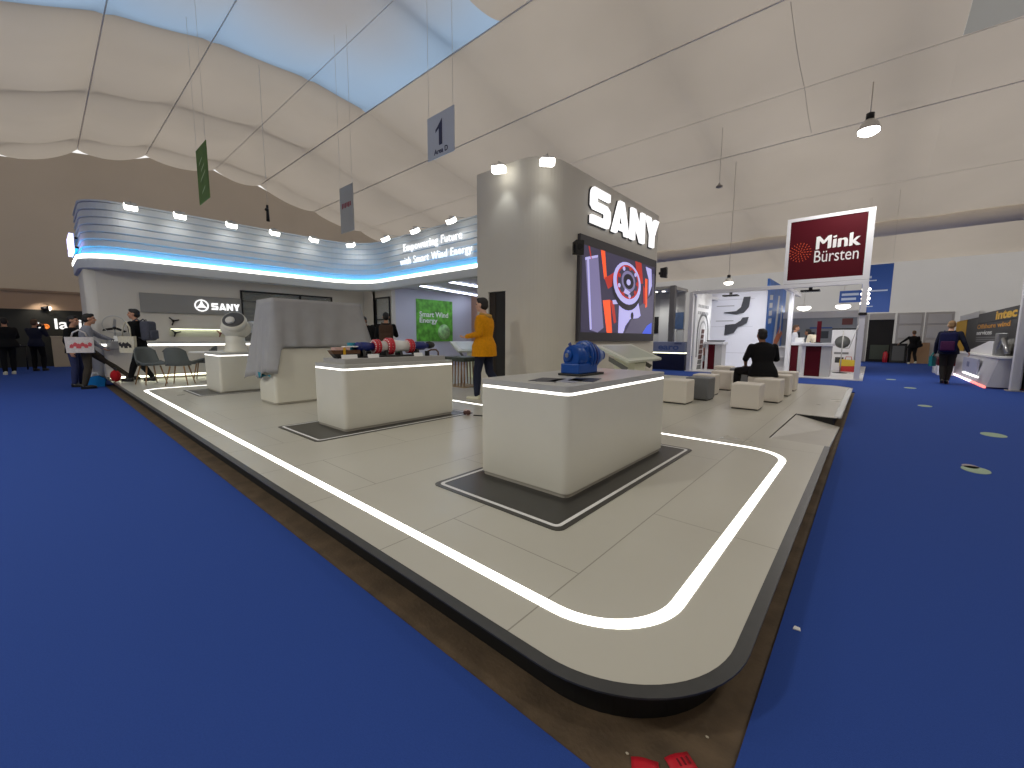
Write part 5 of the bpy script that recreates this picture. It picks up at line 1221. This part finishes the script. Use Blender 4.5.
    for S in 'RL': arm(mb, S, 1.1, .010, sleeve); mb.ell(J['sh' + S] + (J['che'] - J['sh' + S]) * .12, (.062 * s,) * 3, dummy)
    o = remesh(mb, .013, top, 'top', t, 5)
    mb = MB(); mb.ell(J['pel'] - V((0, 0, .02 * s)), V((.17 * bulk, .135 * bulk, .15)) * s, dummy)
    for S in 'RL': leg(mb, S, 1.06, .014, .62 if bare_leg else .97)
    remesh(mb, .013, bottom, 'trousers' if not bare_leg else 'shorts', t, 5)
    for S in 'RL':
        an = J['an' + S]; fd = fdir(S); rgt = V((fd.y, -fd.x, 0)); Mf = Matrix((rgt, fd, V((0, 0, 1)))).transposed().to_4x4(); Mf.translation = V((an.x, an.y, an.z - .09 * s))
        mb = MB(); mb.ell(V((0, .075, .045)) * s, V((.047, .135, .042)) * s, dummy, M=Mf); mb.ell(V((0, -.015, .06)) * s, V((.042, .055, .062)) * s, dummy, M=Mf)
        sh = remesh(mb, .010, shoe, 'shoe', t, 2)
        mb = MB(); mb.prism([(.046 * s * math.cos(q) * (1 if math.sin(q) < 0 else .96), (.07 + .14 * math.sin(q)) * s) for q in [2 * math.pi * k / 20 for k in range(20)]], 0, .024 * s, mat('shoe_sole', (206, 204, 196), .6) if shoe.name.startswith('trainer') else BLACK, M=Mf); mb.build('sole', sh)
    # ---- hair, eyes, brows, mouth
    mb = MB(); hell(mb, (0, -.022, .043), (.081, .099, .089)); hell(mb, (0, -.050, -.01), (.076, .072, .078)); hell(mb, (0, .035, .095), (.062, .052, .036))
    if hair_long: hell(mb, (0, -.085, -.08), (.05, .045, .11))
    remesh(mb, .010, hair, 'hair', t, 3)
    for sx in (-1, 1):
        mb = MB(); hell(mb, (sx * .030, .081, .010), (.012, .008, .007)); o = mb.build('eye', t); o.data.materials.clear(); o.data.materials.append(mat('eye_dark', (36, 28, 24), .3))
        mb = MB(); hell(mb, (sx * .031, .089, .032), (.018, .006, .005)); o = mb.build('eyebrow', t); o.data.materials.clear(); o.data.materials.append(hair)
    mb = MB(); hell(mb, (0, .098, -.058), (.020, .004, .005)); o = mb.build('mouth', t); o.data.materials.clear(); o.data.materials.append(mat('lips', (150, 88, 80), .5))
    if open_jacket:
        mb = MB(); c, n = J['che'], J['nek']
        hell(mb, (0, 0, 0), (.001, .001, .001))
        mb2 = MB(); mb2.tube([n + V((.080 * math.cos(q), .075 * math.sin(q) - .025, -.02 + .02 * math.sin(q))) * s for q in [2 * math.pi * k / 20 for k in range(20)]], (.036 * s), open_jacket, 10, closed=True); mb2.build('collar', t); mb.bm.free()
    return t

def cloth_mat(n, c): return mat(n, c, .85, noise=.10, nscale=30, bump=.15, bscale=160, spec=.2)
MUST, NAVYC, BLKC = cloth_mat('mustard_cloth', (206, 138, 10)), cloth_mat('navy_cloth', (32, 36, 54)), cloth_mat('black_cloth', (20, 20, 22))
GRYS, DKTR, OLIV = cloth_mat('grey_shirt', (136, 138, 148)), cloth_mat('dark_trouser', (40, 38, 36)), cloth_mat('olive_trouser', (66, 60, 52))
WHSH, KHAK, CREA = cloth_mat('white_shirt', (226, 228, 236)), cloth_mat('khaki_cloth', (190, 166, 136)), cloth_mat('cream_shirt', (228, 218, 196))
SHB, SHW = mat('black_shoe', (22, 21, 20), .4), mat('trainer_white', (214, 212, 190), .5)

# man in the mustard jacket: faces left and a little away, left forearm forward, walking
person('person in a mustard hooded jacket and navy trousers beside the tower door', (-5.12, 5.12, ZP), R(108), dict(
    hed=(.0, .05, 1.63), elL=(-.22, -.02, 1.15), wrL=(-.17, .24, 1.10), elR=(.22, .02, 1.14), wrR=(.16, .27, 1.12),
    hiR=(.09, 0, .93), knR=(.09, -.05, .50), anR=(.09, -.30, .16), hiL=(-.09, 0, .93), knL=(-.09, .09, .50), anL=(-.09, .10, .09)),
    SKIN2, HAIRK, MUST, NAVYC, SHW, 1.80, look=-2, hem_len=.62, bulk=1.24, open_jacket=mat('hood_grey', (176, 136, 60), .8), footdir={})
# man in black seated on a cube stool, back to the camera
person('person in a black T-shirt seated on a cube stool with the back turned', (-1.53, 9.05, ZP), R(30), dict(
    pel=(0, 0, .51), che=(0, .06, .83), nek=(0, .10, 1.03), hed=(0.0, .155, 1.165), shR=(.195, .07, .945), shL=(-.195, .07, .945),
    elR=(.26, .10, .72), wrR=(.17, .32, .66), elL=(-.28, .08, .72), wrL=(-.20, .30, .58),
    hiR=(.10, .02, .50), knR=(.17, .44, .48), anR=(.18, .42, .09), hiL=(-.11, .02, .50), knL=(-.30, .40, .47), anL=(-.33, .36, .09)),
    SKIN3, HAIRK, BLKC, BLKC, SHB, 1.78, sleeve=.52, bulk=1.2)
# man with tote and backpack on the platform by the wall counter
person('person in black with grey backpack and pale tote by the wall counter', (-13.2, 1.52, ZP), R(140), dict(
    elR=(.24, -.05, 1.13), wrR=(.22, .10, .90), elL=(-.24, -.06, 1.12), wrL=(-.20, .06, .90), knR=(.10, .16, .52), anR=(.10, .30, .10), knL=(-.10, -.06, .50), anL=(-.10, -.32, .13)),
    SKIN, HAIRK, BLKC, BLKC, SHB, 1.74, look=20)
# man in grey shirt leaning by the corner, one leg stretched forward
person('person in a grey shirt leaning forward with one leg stretched out', (-13.95, .72, 0), R(-4), dict(
    pel=(0, -.04, .97), che=(0, -.01, 1.28), nek=(0, .02, 1.48), hed=(0, .07, 1.63), elL=(-.20, .20, 1.24), wrL=(-.16, .46, 1.12), elR=(.23, .04, 1.15), wrR=(.20, .24, .96),
    hiL=(-.09, -.04, .94), knL=(-.10, .28, .62), anL=(-.10, .66, .25), hiR=(.09, -.04, .94), knR=(.10, -.03, .50), anR=(.10, -.12, .09)),
    SKIN, HAIRK, GRYS, OLIV, SHB, 1.76, hair_long=False)
person('person in blue jeans mostly hidden behind the white tote bag', (-14.6, .52, 0), R(-30), dict(), SKIN, HAIRK, BLKC, cloth_mat('jeans', (52, 58, 92)), SHB, 1.72, hair_long=True)
# visitors by the black booth at far left
person('person in a navy jacket raising a camera before the black booth', (-22.0, -.12, 0), R(60), dict(elL=(-.22, .14, 1.22), wrL=(-.06, .26, 1.52), elR=(.22, .14, 1.22), wrR=(.08, .26, 1.52), knR=(.1, .1, .5), anR=(.1, .06, .09)), SKIN, HAIRB, NAVYC, BLKC, SHB, 1.80)
person('person in black standing at the left edge of the picture', (-20.6, -.72, 0), R(100), dict(elR=(.24, .1, 1.16), wrR=(.12, .24, 1.1), knR=(.1, .12, .5), anR=(.1, .16, .09)), SKIN, HAIRK, BLKC, BLKC, SHW, 1.80, bulk=1.25)
# visitors in the nook behind the second counter
person('person in black with a brown backpack behind the drivetrain model', (-9.4, 5.85, ZP), R(57), dict(elR=(.25, .12, 1.16), wrR=(.16, .30, 1.22), elL=(-.25, .1, 1.14), wrL=(-.18, .28, 1.12)), SKIN, HAIRK, BLKC, BLKC, SHB, 1.74, bulk=1.12)
person('person with dark hair leaning out behind the grey dust cloth', (-10.8, 6.25, ZP), R(-150), dict(che=(.05, .06, 1.25), nek=(.10, .12, 1.43), hed=(.14, .18, 1.57), shR=(.28, .10, 1.36), shL=(-.08, .10, 1.40)), SKIN3, HAIRK, BLKC, BLKC, SHB, 1.74)
# staff of the brush booth
person('person in a white shirt and khaki shorts in the brush booth', (-2.36, 20.0, .03), R(-82), dict(elR=(.22, .1, 1.16), wrR=(.16, .32, 1.06), elL=(-.22, .1, 1.16), wrL=(-.16, .32, 1.06), knR=(.1, .06, .5)), SKIN, HAIRB, WHSH, KHAK, SHB, 1.78, bare_leg=True)
person('person in a cream shirt bending behind the maroon lectern', (-1.55, 19.4, .03), R(70), dict(che=(0, .12, 1.22), nek=(0, .26, 1.38), hed=(0, .36, 1.49), shR=(.19, .2, 1.35), shL=(-.19, .2, 1.35), elR=(.22, .25, 1.08), wrR=(.18, .42, .95), elL=(-.22, .25, 1.08), wrL=(-.18, .42, .95)), SKIN3, HAIRK, CREA, DKTR, SHB, 1.74)
# walkers in the aisle
person('person in a dark suit with a patterned backpack walking away on the carpet', (1.66, 16.9, 0), R(-8), dict(hed=(0, .06, 1.62), elR=(.27, -.06, 1.16), wrR=(.36, -.02, .92), elL=(-.24, .02, 1.13), wrL=(-.26, .10, .86), knR=(.06, .10, .52), anR=(.03, .0, .10), knL=(-.08, .02, .50), anL=(-.05, -.12, .12)), SKIN2, mat('fair_hair', (150, 120, 84), .6), NAVYC, DKTR, SHB, 1.80)
person('person in black with pale shoes at the far end of the aisle', (1.62, 29.6, 0), R(10), dict(elL=(-.32, .05, 1.24), wrL=(-.50, .10, 1.08), elR=(.24, .02, 1.14), wrR=(.22, .14, 1.0), knR=(.09, .02, .5), anR=(.12, -.20, .14)), SKIN, HAIRB, BLKC, BLKC, SHW, 1.72)

# ------------------------------------------------------------------ what the visitors carry
def backpack(loc, rz, m, lab, w=.32, h=.46, d=.2, m2=None):
    t = thing('backpack', lab, 'backpack', loc, rz)      # local: straps on +Y, bag bulges to -Y
    mb = MB(); mb.box(-w / 2, w / 2, -d, 0, 0, h, m, .06, 4, smooth=True); mb.build('main_bag', t)
    mb = MB(); mb.box(-w / 2 + .04, w / 2 - .04, -d - .05, -d + .01, .04, h * .55, m2 or m, .025, 3, smooth=True); mb.build('front_pocket', t)
    for sx in (-1, 1):
        mb = MB(); mb.tube([(sx * .09, -.01, h - .02), (sx * .10, .06, h + .05), (sx * .11, .16, h - .02), (sx * .12, .20, h - .18), (sx * .12, .12, .1), (sx * .11, .0, .06)], .016, m, 8); mb.build('strap', t)
    mb = MB(); mb.tube([(-.03, -.05, h - .01), (-.02, -.06, h + .035), (.02, -.06, h + .035), (.03, -.05, h - .01)], .008, BLACK, 8); mb.build('top_handle', t)
    return t
def at(loc, rz, x, y, z): c, s_ = math.cos(rz), math.sin(rz); return (loc[0] + c * x - s_ * y, loc[1] + s_ * x + c * y, loc[2] + z)
def tote(loc, rz, m, lab, w=.42, h=.40, print_m=None, strap=.5, mark='spots'):
    t = thing('tote_bag', lab, 'bag', loc, rz)           # hangs in the local XZ plane, mouth at the top
    mb = MB()
    mb.sheet([[((u - .5) * w * (1 + .06 * v), .035 + .03 * math.sin(math.pi * u) * (1 - .5 * v), v * h) for u in [k / 10 for k in range(11)]] for v in [k / 8 for k in range(9)]], m)
    mb.sheet([[((u - .5) * w * (1 + .06 * v), -.035 - .03 * math.sin(math.pi * u) * (1 - .5 * v), v * h) for u in [k / 10 for k in range(11)]] for v in [k / 8 for k in range(9)]], m)
    for u in (0, 1): mb.sheet([[((u - .5) * w * (1 + .06 * v), y, v * h) for y in (-.035, .035)] for v in [k / 8 for k in range(9)]], m)
    mb.sheet([[((u - .5) * w, y, 0) for y in (-.035 - .03 * math.sin(math.pi * u), .035 + .03 * math.sin(math.pi * u))] for u in [k / 10 for k in range(11)]], m)
    mb.build('bag_body', t)
    mb = MB(); mb.tube([(-w * .3, .02, h - .02), (-w * .22, .0, h + strap * .6), (0, 0, h + strap), (w * .22, 0, h + strap * .6), (w * .3, .02, h - .02)], .016, m, 8); mb.build('strap', t)
    if print_m:
        mb = MB(); random.seed(11)
        for k in range(6):
            x, z = -w * .28 + w * .13 * k, h * (.42 + .10 * (k % 2)); a = random.uniform(.03, .05)
            for sy in (-1, 1):
                yb = .035 + .03 * math.sin(math.pi * (x / w + .5)) * (1 - .5 * z / h) + .001
                mb.prism([(x - a, z - a), (x + a * .6, z - a * 1.1), (x + a, z + a * .4), (x, z + a * 1.3), (x - a * .8, z + a * .5)], sy * (yb - .001), sy * (yb + .003), print_m, 'y')
        mb.build('print', t)
    return t
GRP = cloth_mat('grey_pack', (78, 80, 92))
backpack(at((-13.2, 1.52, ZP), R(140), .03, -.13, 1.0), R(140), GRP, 'grey backpack on the person in black by the wall counter')
tote(at((-13.2, 1.52, ZP), R(140), -.29, .02, .72), R(140 + 78), cloth_mat('cream_canvas', (206, 200, 178)), 'cream canvas tote with dark print hanging from the shoulder of the person in black', .36, .38, mat('print_black', (40, 38, 38), .6), strap=.34)
tote(at((-13.95, .72, 0), R(-4), .29, -.12, .86), R(-4 + 84), cloth_mat('white_canvas', (214, 208, 206)), 'big white tote bag with red print on the person in the grey shirt', .44, .36, mat('print_pinkred', (206, 84, 92), .6), strap=.16)
t = thing('shopping_bag', 'bright blue shopping bag standing on the carpet at the stand corner', 'bag', (-14.35, .80, 0), R(75)); t.scale = (.66, .66, .8)
mb = MB(); mb.prism([(-.26, 0), (.26, 0), (.30, .22), (.1, .34), (-.2, .30), (-.30, .18)], -.10, .10, cloth_mat('cyan_bag', (20, 110, 176)), 'y'); mb.build('bag_body', t); mb = MB(); mb.tube([(-.1, 0, .3), (-.05, 0, .42), (.08, 0, .42), (.1, 0, .32)], .012, WHITEP, 8); mb.build('handle', t)
t = thing('red_bag', 'small red bag on the deck in front of the wall counter', 'bag', (-13.72, 1.12, ZP), R(10)); t.scale = (.8, .8, .9)
mb = MB(); mb.ell((0, 0, .16), (.17, .12, .16), cloth_mat('red_bag_cloth', (170, 26, 34))); mb.build('bag_body', t); mb = MB(); mb.tube([(-.09, 0, .28), (-.05, 0, .38), (.05, 0, .38), (.09, 0, .28)], .014, BLACK, 8); mb.build('handle', t)
t = thing('grey_case', 'small silver grey case held by the person in the grey shirt', 'case', (-13.86, 1.14, .92), R(15))
mb = MB(); mb.box(-.12, .12, -.08, .08, 0, .20, mat('case_grey', (146, 146, 148), .4), .015); mb.build('case_body', t); mb = MB(); mb.tube([(-.05, 0, .2), (-.04, 0, .24), (.04, 0, .24), (.05, 0, .2)], .008, BLACK, 8); mb.build('handle', t)
backpack(at((-9.4, 5.85, ZP), R(57), 0, -.14, .96), R(57), cloth_mat('brown_pack', (74, 56, 46)), 'dark brown backpack on the person behind the drivetrain model', .34, .46)
backpack(at((1.66, 16.9, 0), R(-8), -.02, -.12, .92), R(-8), cloth_mat('navy_pack', (28, 30, 70)), 'navy and red patterned backpack on the walking person in the dark suit', .36, .54, m2=cloth_mat('pack_plum', (74, 34, 72)))
tote(at((1.66, 16.9, 0), R(-8), -.30, .06, .50), R(-8 + 80), cloth_mat('teal_bag', (40, 126, 130)), 'teal bag carried by the walking person in the dark suit', .36, .28, strap=.10)
backpack(at((1.62, 29.6, 0), R(10), .17, -.02, .86), R(70), BLKC, 'black shoulder bag on the person at the far end of the aisle', .28, .34, .12)
t = thing('hand_camera', 'small dark camera raised by the person before the black booth', 'camera', at((-22.0, -.12, 0), R(60), .0, .36, 1.54), R(60))
mb = MB(); mb.box(-.07, .07, -.03, .03, 0, .09, BLACK, .01); mb.build('camera_body', t); mb = MB(); mb.cyl((0, .03, .045), (0, .09, .045), .032, .036, BLACKM, 16); mb.build('lens', t)
